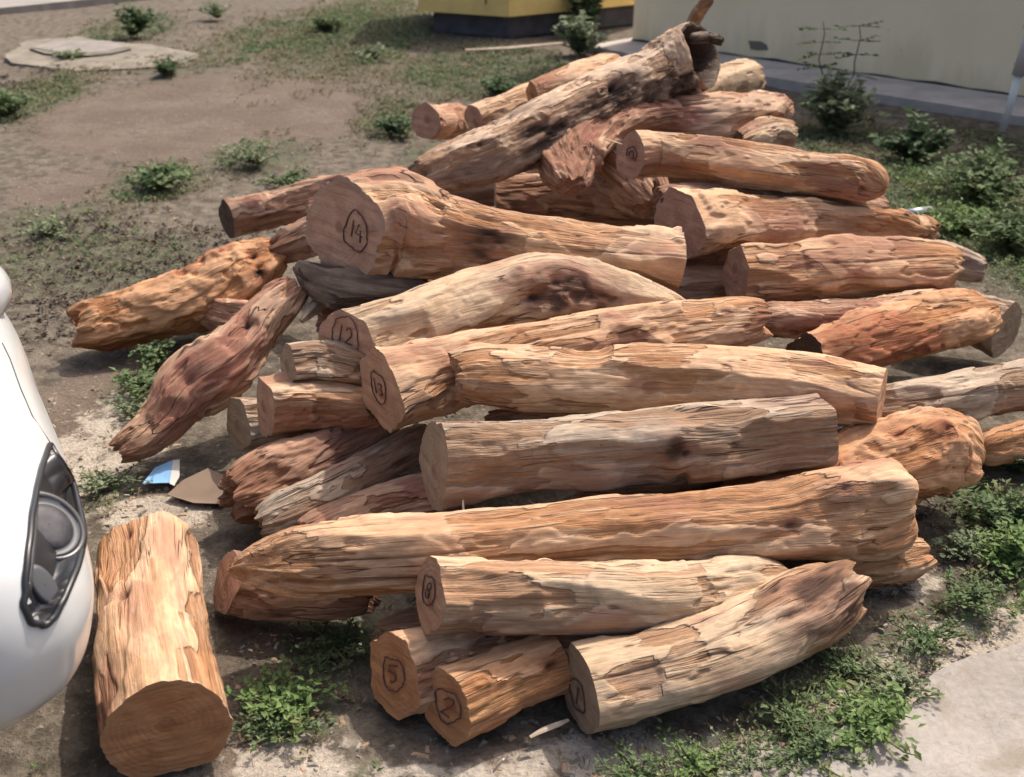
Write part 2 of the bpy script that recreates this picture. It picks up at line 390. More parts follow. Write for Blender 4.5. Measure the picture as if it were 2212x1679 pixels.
        mesh_np('cut_face' if ends[e] == 'cut' else 'broken_end', (Y-bl).reshape(-1, 3), F, fmx, parent=root, **kk)
        info['faces'].append((Vector(ctr), Vector(n), Vector(ax), Vector(ay), float(np.linalg.norm(rim-ctr, axis=1).mean())))
    info['T'] = T; info['c'] = c; info['X'] = X
    LOGS[key] = info
    return root
def mark(key, e, strokes, ox=0., oy=0., sc=.5, rot=0., th=.0016):
    """hand drawn number in marker ink on a cut face; strokes in a -1..1 box"""
    I = LOGS[key]; ctr, n, ax, ay, r = I['faces'][e]; root = I['root']; mb = MB(); ca, sa = math.cos(R(rot)), math.sin(R(rot))
    # x to the viewer's right
    if ax.x*1.0+ax.y*0 < 0: ax = -ax
    if abs(ax.x) < .25 and ax.y > 0: ax = -ax
    rv = (Vector((0, 0, CAMH))-ctr); right = rv.cross(Vector((0, 0, 1)))*-1
    if ax.dot(right) < 0: ax = -ax
    for st in strokes:
        pl = []
        for (x, y) in st:
            x, y = x*ca-y*sa, x*sa+y*ca; x += .10*math.sin(3*y+x*2+ctr.x*9)+.03*math.sin(11*y+ctr.y*20); y += .09*math.sin(4*x+ctr.y*7)+.03*math.sin(13*x+ctr.x*30)
            pl.append(ctr+ax*(ox+x*sc)*r+ay*(oy+y*sc)*r+n*.0030-root.location)
        # fatten: small flattened tube that hugs the face
        mb.tube(pl, th, 6)
    mb.build('painted_number', INK, root, smooth=True)
def arc(cx, cy, rx, ry, a0, a1, n=22): return [(cx+rx*math.cos(R(a0+(a1-a0)*i/n)), cy+ry*math.sin(R(a0+(a1-a0)*i/n))) for i in range(n+1)]
CIRC = arc(0, 0, 1, 1, 95, 450, 34)
D1 = [[(0, .6), (0, -.6)]]
D2 = [arc(0, .3, .32, .3, 170, -30, 12)+[(-.35, -.55)], [(-.35, -.55), (.4, -.5)]]
D3 = [arc(0, .3, .3, .28, 150, -80, 12)+arc(0, -.28, .34, .3, 80, -150, 12)]
D4 = [[(.1, .6), (-.4, -.1), (.45, -.1)], [(.15, .25), (.15, -.6)]]
D8 = [arc(0, .3, .24, .24, 0, 360, 16), arc(0, -.27, .3, .3, 0, 360, 16)]
D5 = [[(.35, .55), (-.25, .55), (-.3, .1)]+arc(0, -.15, .33, .33, 110, -140, 14)]
D9 = [arc(0, .25, .28, .28, 0, 360, 16), [(.28, .25), (.2, -.3), (-.1, -.6)]]
def sh(st, dx, s=.7): return [[(x*s+dx, y*s) for x, y in q] for q in st]

exec_logs = True
# front row ------------------------------------------------------------------
log('A', 'long pale log on the ground at the front, circled 1 on its cut end', [(1250, 1488, .085, 95), (1500, 1430, .09, 90), (1700, 1345, .10, 92), (1815, 1272, .11, 86)], 'pale', 'grey',
    ends=('cut', 'rough'), face=(.36, None), seed=3, poly=.45, terr=.06, ridge=.05, barkzone=[(.62, .98, 60, 60)])
mark('A', 0, [CIRC]+D1, .0, -.15, .40)
log('B', 'short orange log on the ground at the front, circled 2 on its brown cut end', [(962, 1525, .078, 80), (1080, 1475, .08, 74), (1205, 1428, .085, 66)], 'orange', 'orange',
    ends=('cut', 'cut'), face=(.62, None), seed=14, poly=.9, terr=.10, knots=[(.85, 40, .02, -.012, .6)])
mark('B', 0, [CIRC]+D2, .1, .05, .5, -10)
log('C', 'stubby tan log left of the circled 2 log, wide cut end in shade', [(850, 1462, .088, 84), (950, 1432, .09, 78), (1075, 1398, .09, 62)], 'tan', 'orange',
    ends=('cut', 'cut'), face=(.60, None), seed=25, poly=.8, terr=.12)
mark('C', 0, [CIRC]+D5, .0, .05, .42, 10, .0016)
log('C2', 'small grey weathered log poking out at the left under the circled 8 log', [(825, 1372, .075, 50), (950, 1368, .075, 52), (1120, 1375, .08, 45)], 'grey', 'dark', ends=('rough', 'cut'), seed=36)
log('C3', 'dark short log in the shade below the circled 8 log, right of its cut end', [(1070, 1400, .10, 42), (1230, 1395, .10, 42), (1380, 1385, .09, 38)], 'brown', seed=37, ends=('rough', 'rough'))
log('D', 'tan log lying over the short front logs, circled 8 on its cut end', [(932, 1292, .245, 78), (1200, 1290, .22, 76), (1450, 1290, .17, 72), (1680, 1262, .10, 60)], 'pale', 'tan',
    ends=('cut', 'rough'), face=(.40, None), seed=44, poly=.6, terr=.10, steps=1.6)
mark('D', 0, [CIRC]+D8, -.15, .1, .42)
log('G', 'purplish brown log end sticking out under the left tip of the longest log', [(490, 1262, .085, 68), (640, 1285, .085, 62), (800, 1285, .085, 55)], 'brown', 'pink', ends=('cut', 'rough'), face=(.45, None), seed=55, poly=.8)
log('E', 'longest log of the pile, tan with a swollen pitted right end', [(500, 1228, .245, 22), (560, 1218, .245, 52), (640, 1208, .245, 78), (950, 1190, .235, 84), (1250, 1158, .225, 80), (1550, 1135, .215, 84), (1760, 1112, .21, 100), (1890, 1095, .205, 112), (1950, 1080, .20, 98)], 'tan', 'orange',
    ends=('rough', 'round'), seed=68, poly=.8, terr=.07, ridge=.05, lump=.06, knots=[(.86, 60, .03, .012, .3), (.78, 20, .02, -.006, .3)])
log('F', 'orange knobbly burl log behind the right end of the longest log', [(1560, 1085, .15, 55), (1700, 1060, .17, 72), (1900, 1010, .19, 98), (2020, 985, .18, 100), (2115, 1010, .15, 85)], 'orange',
    ends=('rough', 'round'), seed=71, poly=.5, terr=.10, lump=.13, warty=.10, knots=[(.75, 60, .035, .014, .4), (.88, 20, .03, .012, .3), (.62, 80, .02, -.008, .5)])
log('H', 'short tan log on the ground under the right end of the longest log', [(1770, 1235, .055, 52), (1880, 1218, .06, 54), (1992, 1195, .06, 46)], 'tan', 'tan', ends=('rough', 'rough'), seed=83, terr=.12, poly=.9)
log('I', 'grey weathered log with a flat grey cut end above the longest log', [(938, 1002, .33, 100), (1150, 985, .33, 84), (1450, 962, .33, 82), (1775, 928, .33, 80)], 'grey', ('grey', 'tan'),
    ends=('cut', 'cut'), face=(.30, None), seed=92, poly=.55, terr=.08, ridge=.05, knots=[(.57, 22, .042, .026, 1.), (.60, 15, .02, -.012, .9)], stains=[(.3, -40, .2, .07, .5)])
# left lower fan -----------------------------------------------------------
log('J1', 'broad reddish brown split log fanning out low on the left of the pile', [(505, 1078, .115, 80), (600, 1035, .13, 76), (720, 975, .16, 58), (850, 915, .2, 40)], 'brown', 'pink', ends=('rough', 'rough'), seed=101, poly=1., terr=.14, ridge=.06)
log('J2', 'thin grooved grey brown log squeezed in the middle of the left fan', [(560, 1125, .10, 38), (720, 1055, .13, 42), (920, 945, .17, 38)], 'grey', ends=('rough', 'rough'), seed=112, poly=.9, terr=.12, ridge=.08)
log('J3', 'pinkish log tucked under the flat grey cut end, lowest of the left fan', [(665, 1145, .09, 36), (780, 1105, .1, 46), (960, 1060, .1, 50)], 'pink', ends=('rough', 'rough'), seed=121, poly=.8, terr=.12)
log('K', 'long pale yellow log with circled 13 on its tall cut end', [(818, 848, .37, 92), (930, 815, .38, 80), (1100, 772, .39, 72), (1400, 718, .39, 64), (1640, 690, .385, 56)], 'tan', 'tan',
    ends=('cut', 'rough'), face=(.40, None), seed=134, poly=.8, terr=.09, ridge=.05)
mark('K', 0, [CIRC]+sh(D1, -.45)+sh(D3, .25), .0, .1, .38, 0, .0016)
log('L', 'thick tan log over the middle of the pile, torn fibres round its left end', [(985, 818, .43, 66), (1200, 822, .42, 66), (1500, 822, .40, 70), (1750, 838, .375, 66), (1905, 862, .35, 58)], 'tan', ('pink', 'tan'),
    ends=('rough', 'cut'), face=(None, .1), seed=142, poly=.6, terr=.07, ridge=.06, knots=[(.73, -20, .02, -.012, .8)])
log('M', 'humped pink tan log with a dark gnarled knot and circled 12 on its end', [(748, 742, .42, 72), (860, 712, .44, 70), (1000, 668, .45, 74), (1180, 632, .46, 82), (1330, 645, .44, 66), (1480, 672, .42, 34)], 'pale', 'pink',
    ends=('cut', 'rough'), face=(.66, None), seed=158, poly=.35, terr=.06, knots=[(.54, 15, .032, -.016, .75), (.61, 38, .024, -.01, .6), (.68, 10, .026, -.012, .6), (.76, 2, .026, -.01, .6), (.5, 60, .02, .008, .4)], stains=[(.62, 35, .2, .09, 1.)], barkzone=[(.54, .84, 12, 30)])
mark('M', 0, [CIRC]+sh(D1, -.4)+sh(D2, .25), .0, .25, .52, -15)
log('N', 'thick flared log with the largest round cut end, circled 14', [(742, 497, .60, 103), (850, 495, .60, 108), (960, 515, .58, 88), (1120, 535, .55, 70), (1300, 555, .52, 66), (1462, 572, .49, 66)], 'tan', ('pink', 'tan'),
    ends=('cut', 'cut'), face=(.80, None), seed=163, poly=.55, terr=.11, ridge=.09, stains=[(.2, 20, .2, .1, .8)], barkzone=[(.36, .5, 10, 36)])
mark('N', 0, [CIRC]+sh(D1, -.35)+sh(D4, .2), .38, .05, .34, 0, .0022)
log('N2', 'dark bark slab in shade under the large round cut end', [(645, 575, .45, 14), (700, 610, .44, 44), (800, 640, .42, 60), (930, 650, .40, 55)], 'bark', ends=('rough', 'rough'), seed=171, poly=.6, lump=.09)
log('N3', 'pinkish stub showing between the large round cut end and the humped log', [(790, 640, .40, 40), (850, 625, .40, 44), (930, 640, .38, 40)], 'pink', ends=('rough', 'rough'), seed=172, poly=.8)
log('O1', 'short brown block with a straight sawn edge left of the circled 13 log', [(572, 890, .25, 62), (680, 880, .26, 66), (800, 880, .27, 58)], 'tan', 'pink', ends=('cut', 'rough'), face=(.28, None), seed=181, poly=1., terr=.14, stains=[(.5, -30, .2, .1, .7)])
log('O2', 'pale grey hewn chunk below the circled 12 log end', [(622, 790, .36, 48), (690, 785, .36, 50), (790, 800, .36, 48)], 'grey', 'grey', ends=('cut', 'rough'), face=(.3, None), seed=192, poly=1., terr=.14)
log('O3', 'grey barked stub standing out behind the short brown block', [(512, 915, .15, 58), (600, 905, .16, 58), (700, 900, .17, 50)], 'grey', 'grey', ends=('cut', 'rough'), face=(.35, None), seed=203, poly=.8, terr=.12)
log('O4', 'small wedge of pale wood between the slanting log and the bark slab', [(650, 695, .36, 5), (680, 665, .37, 15), (702, 638, .38, 18)], 'grey', ends=('round', 'rough'), seed=204, poly=1., name='wood_wedge', category='wood chunk', grp=None)
log('Pp', 'purplish brown log slanting down to the ground at the left', [(255, 975, .075, 34), (335, 925, .115, 52), (400, 850, .19, 66), (480, 790, .25, 72), (560, 700, .33, 58), (640, 622, .41, 42)], 'pink', 'orange',
    ends=('rough', 'rough'), seed=211, poly=1., terr=.16, hew=1.6, knots=[(.70, 60, .022, -.012, .6), (.40, 40, .03, -.01, .3)], stains=[(.42, 40, .25, .12, .9)])
log('Q', 'bright orange ragged log lying alone at the far left', [(172, 712, .10, 56), (300, 680, .12, 66), (430, 640, .15, 76), (540, 585, .21, 70), (600, 548, .26, 46)], 'orange', 'orange',
    ends=('rough', 'rough'), seed=222, poly=.6, terr=.12, lump=.12, ridge=.06, warty=.07, knots=[(.85, 10, .03, -.02, .9), (.9, 50, .025, -.018, .8)])
log('Qb', '', [(430, 660, .12, 40), (500, 690, .11, 44), (560, 690, .13, 38)], 'pink', ends=('round', 'round'), seed=226, lump=.1, parent=LOGS['Q']['root'])
log('Rr', 'pinkish log end reaching out to the left behind the large round cut end', [(490, 474, .22, 42), (600, 450, .28, 44), (720, 430, .34, 48), (830, 420, .40, 46)], 'pink', 'dark', ends=('cut', 'rough'), face=(.55, None), seed=231, poly=.5)
log('R2', 'brown splintered log behind the ragged orange log, below the pinkish one', [(600, 540, .28, 30), (680, 510, .34, 36), (800, 500, .42, 40)], 'brown', ends=('rough', 'rough'), seed=232, poly=.9)
# back ---------------------------------------------------------------------
log('S1', 'big pale curved trunk reaching highest at the back, hollow at its upper end', [(915, 382, .57, 50), (1050, 338, .62, 62), (1200, 262, .70, 60), (1320, 205, .76, 60), (1420, 158, .81, 66), (1490, 128, .845, 76), (1515, 118, .86, 76)], 'trunk', 'tan',
    ends=('rough', 'cut'), face=(None, .55), seed=241, poly=.6, terr=.06, lump=.06, hollow=(1, .10), warty=.05, knots=[(.60, 40, .03, -.028, 1.), (.15, 50, .014, -.008, .7), (.08, 70, .012, -.006, .6)],
    barkzone=[(.24, .60, -12, 66), (.52, .66, 15, 40), (.66, .98, -40, 55)])
S1 = LOGS['S1']['root']
log('S1b', '', [(1492, 62, .90, 16), (1505, 30, .97, 16), (1530, -5, 1.05, 14), (1550, -40, 1.1, 13)], 'grey', ends=('round', 'cut'), seed=242, parent=S1)
log('S1c', '', [(1490, 85, .93, 12), (1530, 82, .93, 12), (1558, 90, .92, 12)], 'bark', ends=('round', 'rough'), seed=243, parent=S1)
log('S2', 'pale log with a saw notch lying behind the big curved trunk', [(1025, 262, .55, 36), (1130, 222, .58, 38), (1230, 190, .60, 36), (1330, 170, .62, 34)], 'tan', ('pink', 'tan'), ends=('cut', 'rough'), face=(.5, None), seed=251, poly=.4, terr=.04)
log('S2b', 'pale log propped highest behind the curved trunk, brown cut end facing left', [(1150, 206, .66, 30), (1230, 185, .68, 38), (1340, 150, .70, 40)], 'tan', ('orange', 'tan'), ends=('cut', 'rough'), face=(.4, None), seed=253, poly=.4, terr=.04)
log('S3', 'short stub with a rounded ringed end at the back left of the pile', [(920, 262, .52, 37), (962, 262, .42, 38), (1000, 262, .33, 38)], 'pink', 'pink', ends=('cut', 'cut'), face=(.80, None), seed=262, poly=.2, terr=.03)
log('T', 'whitish weathered log end at the back beside the hollow trunk', [(1430, 235, .50, 42), (1520, 195, .52, 44), (1600, 172, .53, 40), (1632, 165, .53, 36)], 'pale', 'grey', ends=('rough', 'rough'), seed=271, terr=.12)
log('U', 'thick pink log at the back right with a red stained middle', [(1290, 262, .60, 46), (1400, 262, .62, 56), (1520, 262, .62, 58), (1620, 250, .60, 52), (1682, 238, .58, 42)], 'pink', ends=('rough', 'rough'), seed=281, poly=.4, lump=.09, stains=[(.3, 30, .12, .08, 1.)], knots=[(.3, 40, .03, -.012, .4)])
log('V', 'pale crumbly chunk at the right end of the thick pink log', [(1595, 310, .55, 34), (1650, 295, .55, 40), (1700, 288, .54, 36)], 'pale', ends=('rough', 'rough'), seed=292, lump=.12, terr=.12, poly=.6)
log('U2', 'reddish brown curved root flare hanging below the thick pink log', [(1470, 240, .67, 34), (1360, 256, .67, 50), (1275, 290, .64, 70), (1225, 340, .59, 72), (1236, 400, .53, 42)], 'pink', ends=('round', 'rough'), seed=301, poly=1., terr=.16, hew=2.4, squash=(1, .8), barkzone=[(.3, .7, -40, 40)])
log('U3', 'dark reddish stump mass in the shade beneath the root flare', [(1300, 320, .54, 60), (1340, 365, .50, 70), (1410, 430, .43, 58)], 'pink', ends=('rough', 'rough'), seed=305, lump=.1, poly=1., terr=.14, hew=2)
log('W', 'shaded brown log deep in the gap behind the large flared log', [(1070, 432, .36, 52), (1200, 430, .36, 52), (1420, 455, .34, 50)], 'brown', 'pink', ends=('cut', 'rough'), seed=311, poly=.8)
log('X', 'bright tan log high on the right with a ringed hewn left end', [(1362, 338, .66, 48), (1420, 335, .655, 46), (1600, 355, .64, 48), (1780, 378, .61, 48), (1860, 388, .60, 50), (1912, 410, .58, 40)], 'tan', ('pink', 'tan'),
    ends=('cut', 'round'), face=(.68, None), seed=325, poly=.8, terr=.08, knots=[(.93, -10, .03, -.01, .4)], stains=[(.86, -25, .16, .06, .9)])
mark('X', 0, [arc(0, 0, 1, .9, 200, -60, 24), arc(0, -.1, .5, .5, 180, -90, 16)], .1, .1, .36, 0, .002)
log('Y', 'tan log with a dark slanted cut end, second from the top on the right', [(1465, 486, .50, 76), (1540, 482, .49, 66), (1700, 480, .47, 54), (1850, 485, .44, 50), (1985, 500, .41, 42)], 'tan', 'pink',
    ends=('cut', 'rough'), face=(.60, None), seed=333, poly=1., terr=.13, steps=1.6, stains=[(.8, 60, .03, .03, 1.)])
log('Z', 'pale tan log with a wide pink cut end, third down on the right', [(1590, 592, .40, 64), (1700, 588, .39, 64), (1880, 582, .37, 62), (2060, 578, .35, 56)], 'tan', 'pink',
    ends=('cut', 'rough'), face=(.45, None), seed=341, poly=.7, terr=.08, steps=1.5)
log('Z2', 'thin grey split log poking out at the right edge of the pile by the grass', [(1960, 540, .25, 30), (2040, 560, .24, 34), (2125, 585, .22, 28)], 'grey', ends=('rough', 'rough'), seed=352, poly=1., terr=.12)
log('Y2', 'short tan stub sticking out behind the right end of the dark ended log', [(1930, 510, .33, 34), (1990, 500, .32, 34), (2020, 505, .32, 28)], 'tan', ends=('rough', 'rough'), seed=353, poly=.8)
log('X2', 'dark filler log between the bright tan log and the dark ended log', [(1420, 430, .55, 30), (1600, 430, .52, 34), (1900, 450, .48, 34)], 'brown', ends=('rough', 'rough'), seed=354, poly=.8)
log('AA', 'purple and orange streaked log with a dark hollow looking left end', [(1735, 768, .28, 52), (1850, 745, .285, 60), (1980, 712, .28, 60), (2060, 695, .275, 56), (2128, 680, .27, 48)], 'orange', ('dark', 'orange'),
    ends=('cut', 'rough'), face=(.7, None), seed=361, poly=.8, terr=.14, ridge=.1, stains=[(.25, 40, .25, .09, 1.), (.4, 0, .2, .06, 1.)])
log('AB', 'grey log at the right edge with a rough round end facing right', [(1980, 660, .17, 44), (2080, 680, .16, 52), (2175, 712, .14, 62)], 'grey', ('grey', 'grey'), ends=('rough', 'cut'), face=(None, .35), seed=372, terr=.1)
log('AC', 'grey brown log running out of the frame at the right', [(1880, 882, .22, 50), (2000, 868, .21, 54), (2150, 842, .20, 58), (2330, 815, .18, 60)], 'grey', ends=('rough', 'cut'), seed=381, poly=.6)
log('AD', 'short orange log low at the right edge beside the burl log', [(2110, 975, .09, 40), (2200, 955, .09, 50), (2320, 940, .09, 50)], 'orange', ends=('round', 'cut'), seed=391, lump=.1)
log('AE', 'dusty pink log in the shade beneath the third log down on the right', [(1640, 690, .30, 36), (1800, 690, .29, 40), (2060, 665, .26, 40)], 'pink', ends=('rough', 'rough'), seed=401)
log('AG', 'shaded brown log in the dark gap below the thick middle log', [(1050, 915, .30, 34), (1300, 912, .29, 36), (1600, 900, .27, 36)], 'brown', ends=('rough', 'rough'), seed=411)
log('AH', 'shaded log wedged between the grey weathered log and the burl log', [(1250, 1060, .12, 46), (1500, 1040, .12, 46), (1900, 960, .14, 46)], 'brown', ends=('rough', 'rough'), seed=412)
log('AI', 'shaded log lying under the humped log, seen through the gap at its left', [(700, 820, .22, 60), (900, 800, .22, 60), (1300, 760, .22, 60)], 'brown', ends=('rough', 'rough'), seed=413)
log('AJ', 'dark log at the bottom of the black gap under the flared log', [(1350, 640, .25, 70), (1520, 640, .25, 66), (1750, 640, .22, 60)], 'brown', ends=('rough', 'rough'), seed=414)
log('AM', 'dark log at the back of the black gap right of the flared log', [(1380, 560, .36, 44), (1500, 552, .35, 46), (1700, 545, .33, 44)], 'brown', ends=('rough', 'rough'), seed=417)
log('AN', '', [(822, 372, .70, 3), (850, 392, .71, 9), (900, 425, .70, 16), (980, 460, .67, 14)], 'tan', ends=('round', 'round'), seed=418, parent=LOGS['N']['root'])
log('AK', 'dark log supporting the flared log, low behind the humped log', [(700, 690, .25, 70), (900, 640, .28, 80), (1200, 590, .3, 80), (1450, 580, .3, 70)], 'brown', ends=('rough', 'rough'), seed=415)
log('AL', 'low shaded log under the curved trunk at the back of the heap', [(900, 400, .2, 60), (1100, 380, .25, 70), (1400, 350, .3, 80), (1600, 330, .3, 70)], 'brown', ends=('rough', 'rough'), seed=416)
# log standing apart, pointing at the camera ---------------------------------
pN = P(362, 1582, .118); pF = P(316, 1195, .118)
log('AF', 'fat orange tan log beside the white car, cut end facing the viewer', None, 'tan', 'orange', world=[(pN.x, pN.y, pN.z, .119), ((pN.x+pF.x)/2-.005, (pN.y+pF.y)/2, .118, .118), (pF.x, pF.y, pF.z, .112)],
    ends=('cut', 'cut'), face=(.70, None), hew=1.6, stains=[(.45, 100, .12, .05, .6), (.8, 60, .1, .04, .6)], seed=425, poly=.45, terr=.07, ridge=.05, knots=[(.55, 118, .02, -.01, .6), (.93, 110, .014, -.008, .6)], grp=None)

# ------------------------------------------------------------------ ground
def gnd_mat():
    N = NT('soil'); g = N.n('TexCoord').outputs['Object']
    sand = N.attr('sand').outputs['Fac']; green = N.attr('green').outputs['Fac']; pale = N.attr('pale').outputs['Fac']
    a = N.noise(g, 2.2, 5, .6); b = N.noise(g, 14., 5, .65); f = N.noise(g, 90., 4, .65); peb = N.noise(g, 45., 2, .5)
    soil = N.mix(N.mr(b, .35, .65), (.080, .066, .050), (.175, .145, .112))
    snd = N.mix(N.mr(a, .35, .65), (.125, .094, .072), (.165, .128, .10))  # soil and sand kept dark: shade over the far left ground put into colour
    snd = N.mix(N.mr(b, .45, .75), snd, (.12, .09, .07))
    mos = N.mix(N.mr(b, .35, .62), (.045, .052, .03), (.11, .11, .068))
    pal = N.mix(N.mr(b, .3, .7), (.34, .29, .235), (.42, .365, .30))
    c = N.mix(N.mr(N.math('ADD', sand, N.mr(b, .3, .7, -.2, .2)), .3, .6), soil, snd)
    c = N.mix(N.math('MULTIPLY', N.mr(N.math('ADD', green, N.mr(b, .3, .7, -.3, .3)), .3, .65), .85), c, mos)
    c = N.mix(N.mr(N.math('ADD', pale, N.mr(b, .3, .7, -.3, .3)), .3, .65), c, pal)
    k = N.mr(f, .3, .7, .72, 1.22, False); c = N.mix(1., c, N.n('CombineColor', {0: k, 1: k, 2: k}).outputs[0], 'MULTIPLY')
    c = N.mix(N.mr(peb, .68, .72, 0, .6), c, (.36, .32, .27))
    h = N.math('ADD', f, N.math('MULTIPLY', b, 2.))
    return N.out(c, .95, N.bump(h, .8, .012))
def sp_axis(lo, hi, c, fine, n):   # dense near c, growing outward
    t = np.linspace(-1, 1, n); x = np.sign(t)*(np.abs(t)*fine+np.abs(t)**4*max(hi-c, c-lo)); return np.clip(c+x, lo, hi)
gx = sp_axis(-70, 70, 0, 5., 420); gy = sp_axis(-30, 120, 4., 6.5, 520)
gx = np.unique(gx); gy = np.unique(gy)
GX, GY = np.meshgrid(gx, gy)
def blobs(X, Y, L):
    m = np.zeros_like(X)
    for (px, py, rx, ry, s) in L:
        c = P(px, py); ex = (P(px+rx, py)-c).length; ey = abs(P(px, py-ry).y-P(px, py+ry).y)/2
        d = np.sqrt(((X-c.x)/ex)**2+((Y-c.y)/ey)**2); m = np.maximum(m, s*(1-sstep(.5, 1.15, d)))
    return m
SANDB = [(450, 240, 420, 100, 1), (150, 400, 170, 60, .6), (200, 880, 200, 130, .9), (560, 1640, 130, 60, .9), (1300, 1620, 500, 60, .9), (600, 1400, 200, 200, .5), (330, 1110, 160, 60, .8), (700, 120, 100, 80, .5)]
GREENB = [(600, 70, 160, 50, .6), (950, 330, 110, 40, .6), (1960, 420, 160, 90, .9), (2190, 330, 80, 80, .9), (1750, 1520, 160, 70, .8), (1430, 1680, 160, 40, .8), (1990, 1400, 110, 60, .8), (420, 130, 150, 40, .5), (60, 210, 120, 70, .9), (280, 60, 120, 40, .7), (780, 60, 190, 90, .8), (1050, 150, 240, 70, .8), (850, 250, 90, 60, .7), (340, 390, 120, 50, 1), (560, 330, 140, 50, .6), (200, 560, 330, 90, .6), (100, 480, 200, 60, .5),
          (2120, 470, 200, 200, 1.), (1850, 300, 220, 60, .8), (2150, 1150, 120, 160, 1), (2100, 1310, 120, 60, .8), (1850, 1440, 200, 80, .7), (1650, 1620, 320, 70, .9), (620, 1540, 140, 90, .8), (720, 1380, 150, 90, .8),
          (300, 820, 80, 60, .6), (230, 1060, 80, 50, .7), (730, 1660, 120, 40, .5), (130, 1660, 110, 60, .3), (1000, 1620, 150, 40, .2)]
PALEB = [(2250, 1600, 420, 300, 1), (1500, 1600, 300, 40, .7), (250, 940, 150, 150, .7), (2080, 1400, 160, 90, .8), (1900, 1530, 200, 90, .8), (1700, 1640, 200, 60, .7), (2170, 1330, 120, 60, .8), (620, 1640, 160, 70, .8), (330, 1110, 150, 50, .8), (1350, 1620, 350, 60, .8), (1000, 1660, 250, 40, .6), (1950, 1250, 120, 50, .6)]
def ghz(X, Y):
    q = np.stack([X, Y, X*0], -1)
    h = fbm(q*1.1, 901, 4)*.03+fbm(q*6, 907, 3)*.007
    near = blobs(X, Y, [(1150, 900, 1150, 480, 1.)])
    return (h-.012)*(1-.75*near)
GZ = ghz(GX, GY)
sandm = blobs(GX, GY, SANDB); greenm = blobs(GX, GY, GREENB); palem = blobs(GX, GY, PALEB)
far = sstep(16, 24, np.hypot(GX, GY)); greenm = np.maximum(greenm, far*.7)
GM = gnd_mat()
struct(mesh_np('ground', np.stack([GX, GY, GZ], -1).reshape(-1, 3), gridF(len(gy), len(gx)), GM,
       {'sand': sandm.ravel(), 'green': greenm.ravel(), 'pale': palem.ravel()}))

# pale compacted path, lower right: its own thin irregular sheet
def ribbon_poly(name, outline, mat, z0=.004, n=1, thick=.0, jitter=.02, seed=0, follow=True):
    pts = []
    m = len(outline)
    for i in range(m):
        a = Vector(outline[i]); b = Vector(outline[(i+1) % m]); L = (b-a).length; k = max(1, int(L/.05))
        for j in range(k):
            p = a.lerp(b, j/k); q = np.array([[p.x, p.y, 0]])
            p = p+Vector((float(fbm(q*5, seed+1, 4)[0])*jitter, float(fbm(q*5+9, seed+2, 4)[0])*jitter)); pts.append(p)
    mb = MB(); zt = z0+thick
    top = [(p.x, p.y, zt) for p in pts]; mb.poly(top)
    if thick: 
        for i in range(len(pts)):
            p, q = pts[i], pts[(i+1) % len(pts)]; mb.poly([(q.x, q.y, zt), (p.x, p.y, zt), (p.x, p.y, -.05), (q.x, q.y, -.05)])
    return mb.build(name, mat)
def path_mat():
    N = NT('path_concrete'); g = N.n('TexCoord').outputs['Object']; a = N.noise(g, 3., 5, .6); b = N.noise(g, 60., 4, .7); s = N.noise(g, 160., 2, .5)
    c = N.mix(N.mr(a, .3, .7), (.26, .235, .21), (.34, .31, .28)); k = N.mr(b, .3, .7, .82, 1.14, False)
    c = N.mix(1., c, N.n('CombineColor', {0: k, 1: k, 2: k}).outputs[0], 'MULTIPLY'); c = N.mix(N.mr(s, .68, .74, 0, .5), c, (.15, .13, .11))
    d_ = N.noise(g, 7., 6, .7, .3, off=(8, 1, 0)); c = N.mix(N.mr(d_, .48, .68, 0, .75), c, (.21, .17, .13)); d3 = N.noise(g, 1.6, 4, .6, .3, off=(1, 7, 0)); c = N.mix(N.mr(d3, .5, .7, 0, .5), c, (.36, .32, .27))
    cr = N.mr(N.math('ABSOLUTE', N.math('SUBTRACT', N.noise(g, 3.5, 4, .6, .5, off=(5, 5, 5)), .5)), 0, .004, .6, 0.)
    return N.out(N.mix(N.math('MULTIPLY', cr, .5), c, (.12, .1, .08)), .9, N.bump(b, .5, .004))
PM = path_mat()
q = [P(1480, 1760), P(1700, 1640), P(1900, 1540), P(2020, 1450), P(2120, 1380), P(2260, 1290), P(2600, 1060), P(3200, 900), P(3600, 1500), P(2600, 2600), P(1500, 2300)]
pth = struct(ribbon_poly('path', [(p.x, p.y) for p in q], PM, z0=.014, jitter=.13, seed=3))
# concrete apron along the wall
wA = P(1365, 100); wB = P(2212, 226); wd = (wB-wA).normalized(); wn = Vector((wd.y, -wd.x, 0));  wn = wn if wn.y < 0 else -wn
CM = plain('apron_concrete', (.43, .385, .35), .85, .2, var=.16, vs=5, bump=.3)
ap = [wA-wd*.1-wn*.3, wB+wd*6-wn*.3, wB+wd*6+wn*.62, wA+wd*.9+wn*.62, wA-wd*.1+wn*.5]
a_ = ribbon_poly('apron', [(p.x, p.y) for p in ap], CM, z0=.0, thick=.05, jitter=.02, seed=9); struct(a_); a_.name = 'pavement'
# far kerb/path top left
k0, k1 = P(-300, 62), P(520, -22); kd = (k1-k0).normalized(); kn = Vector((-kd.y, kd.x, 0))
K2 = plain('kerb_concrete', (.27, .245, .225), .85, .2, var=.12, vs=3, bump=.2)
kb = [k0, k1, k1+kn*1.6, k0+kn*1.6]; r_ = ribbon_poly('footpath', [(p.x, p.y) for p in kb], K2, thick=.06, jitter=.02, seed=5); struct(r_)
mb = MB(); mb.tube([tuple((k0+kn*.75)+Vector((0, 0, .067))), tuple((k1+kn*.75)+Vector((0, 0, .067)))], .012, 6); o = mb.build('expansion_joint', plain('joint', (.06, .04, .04))); o.parent = r_
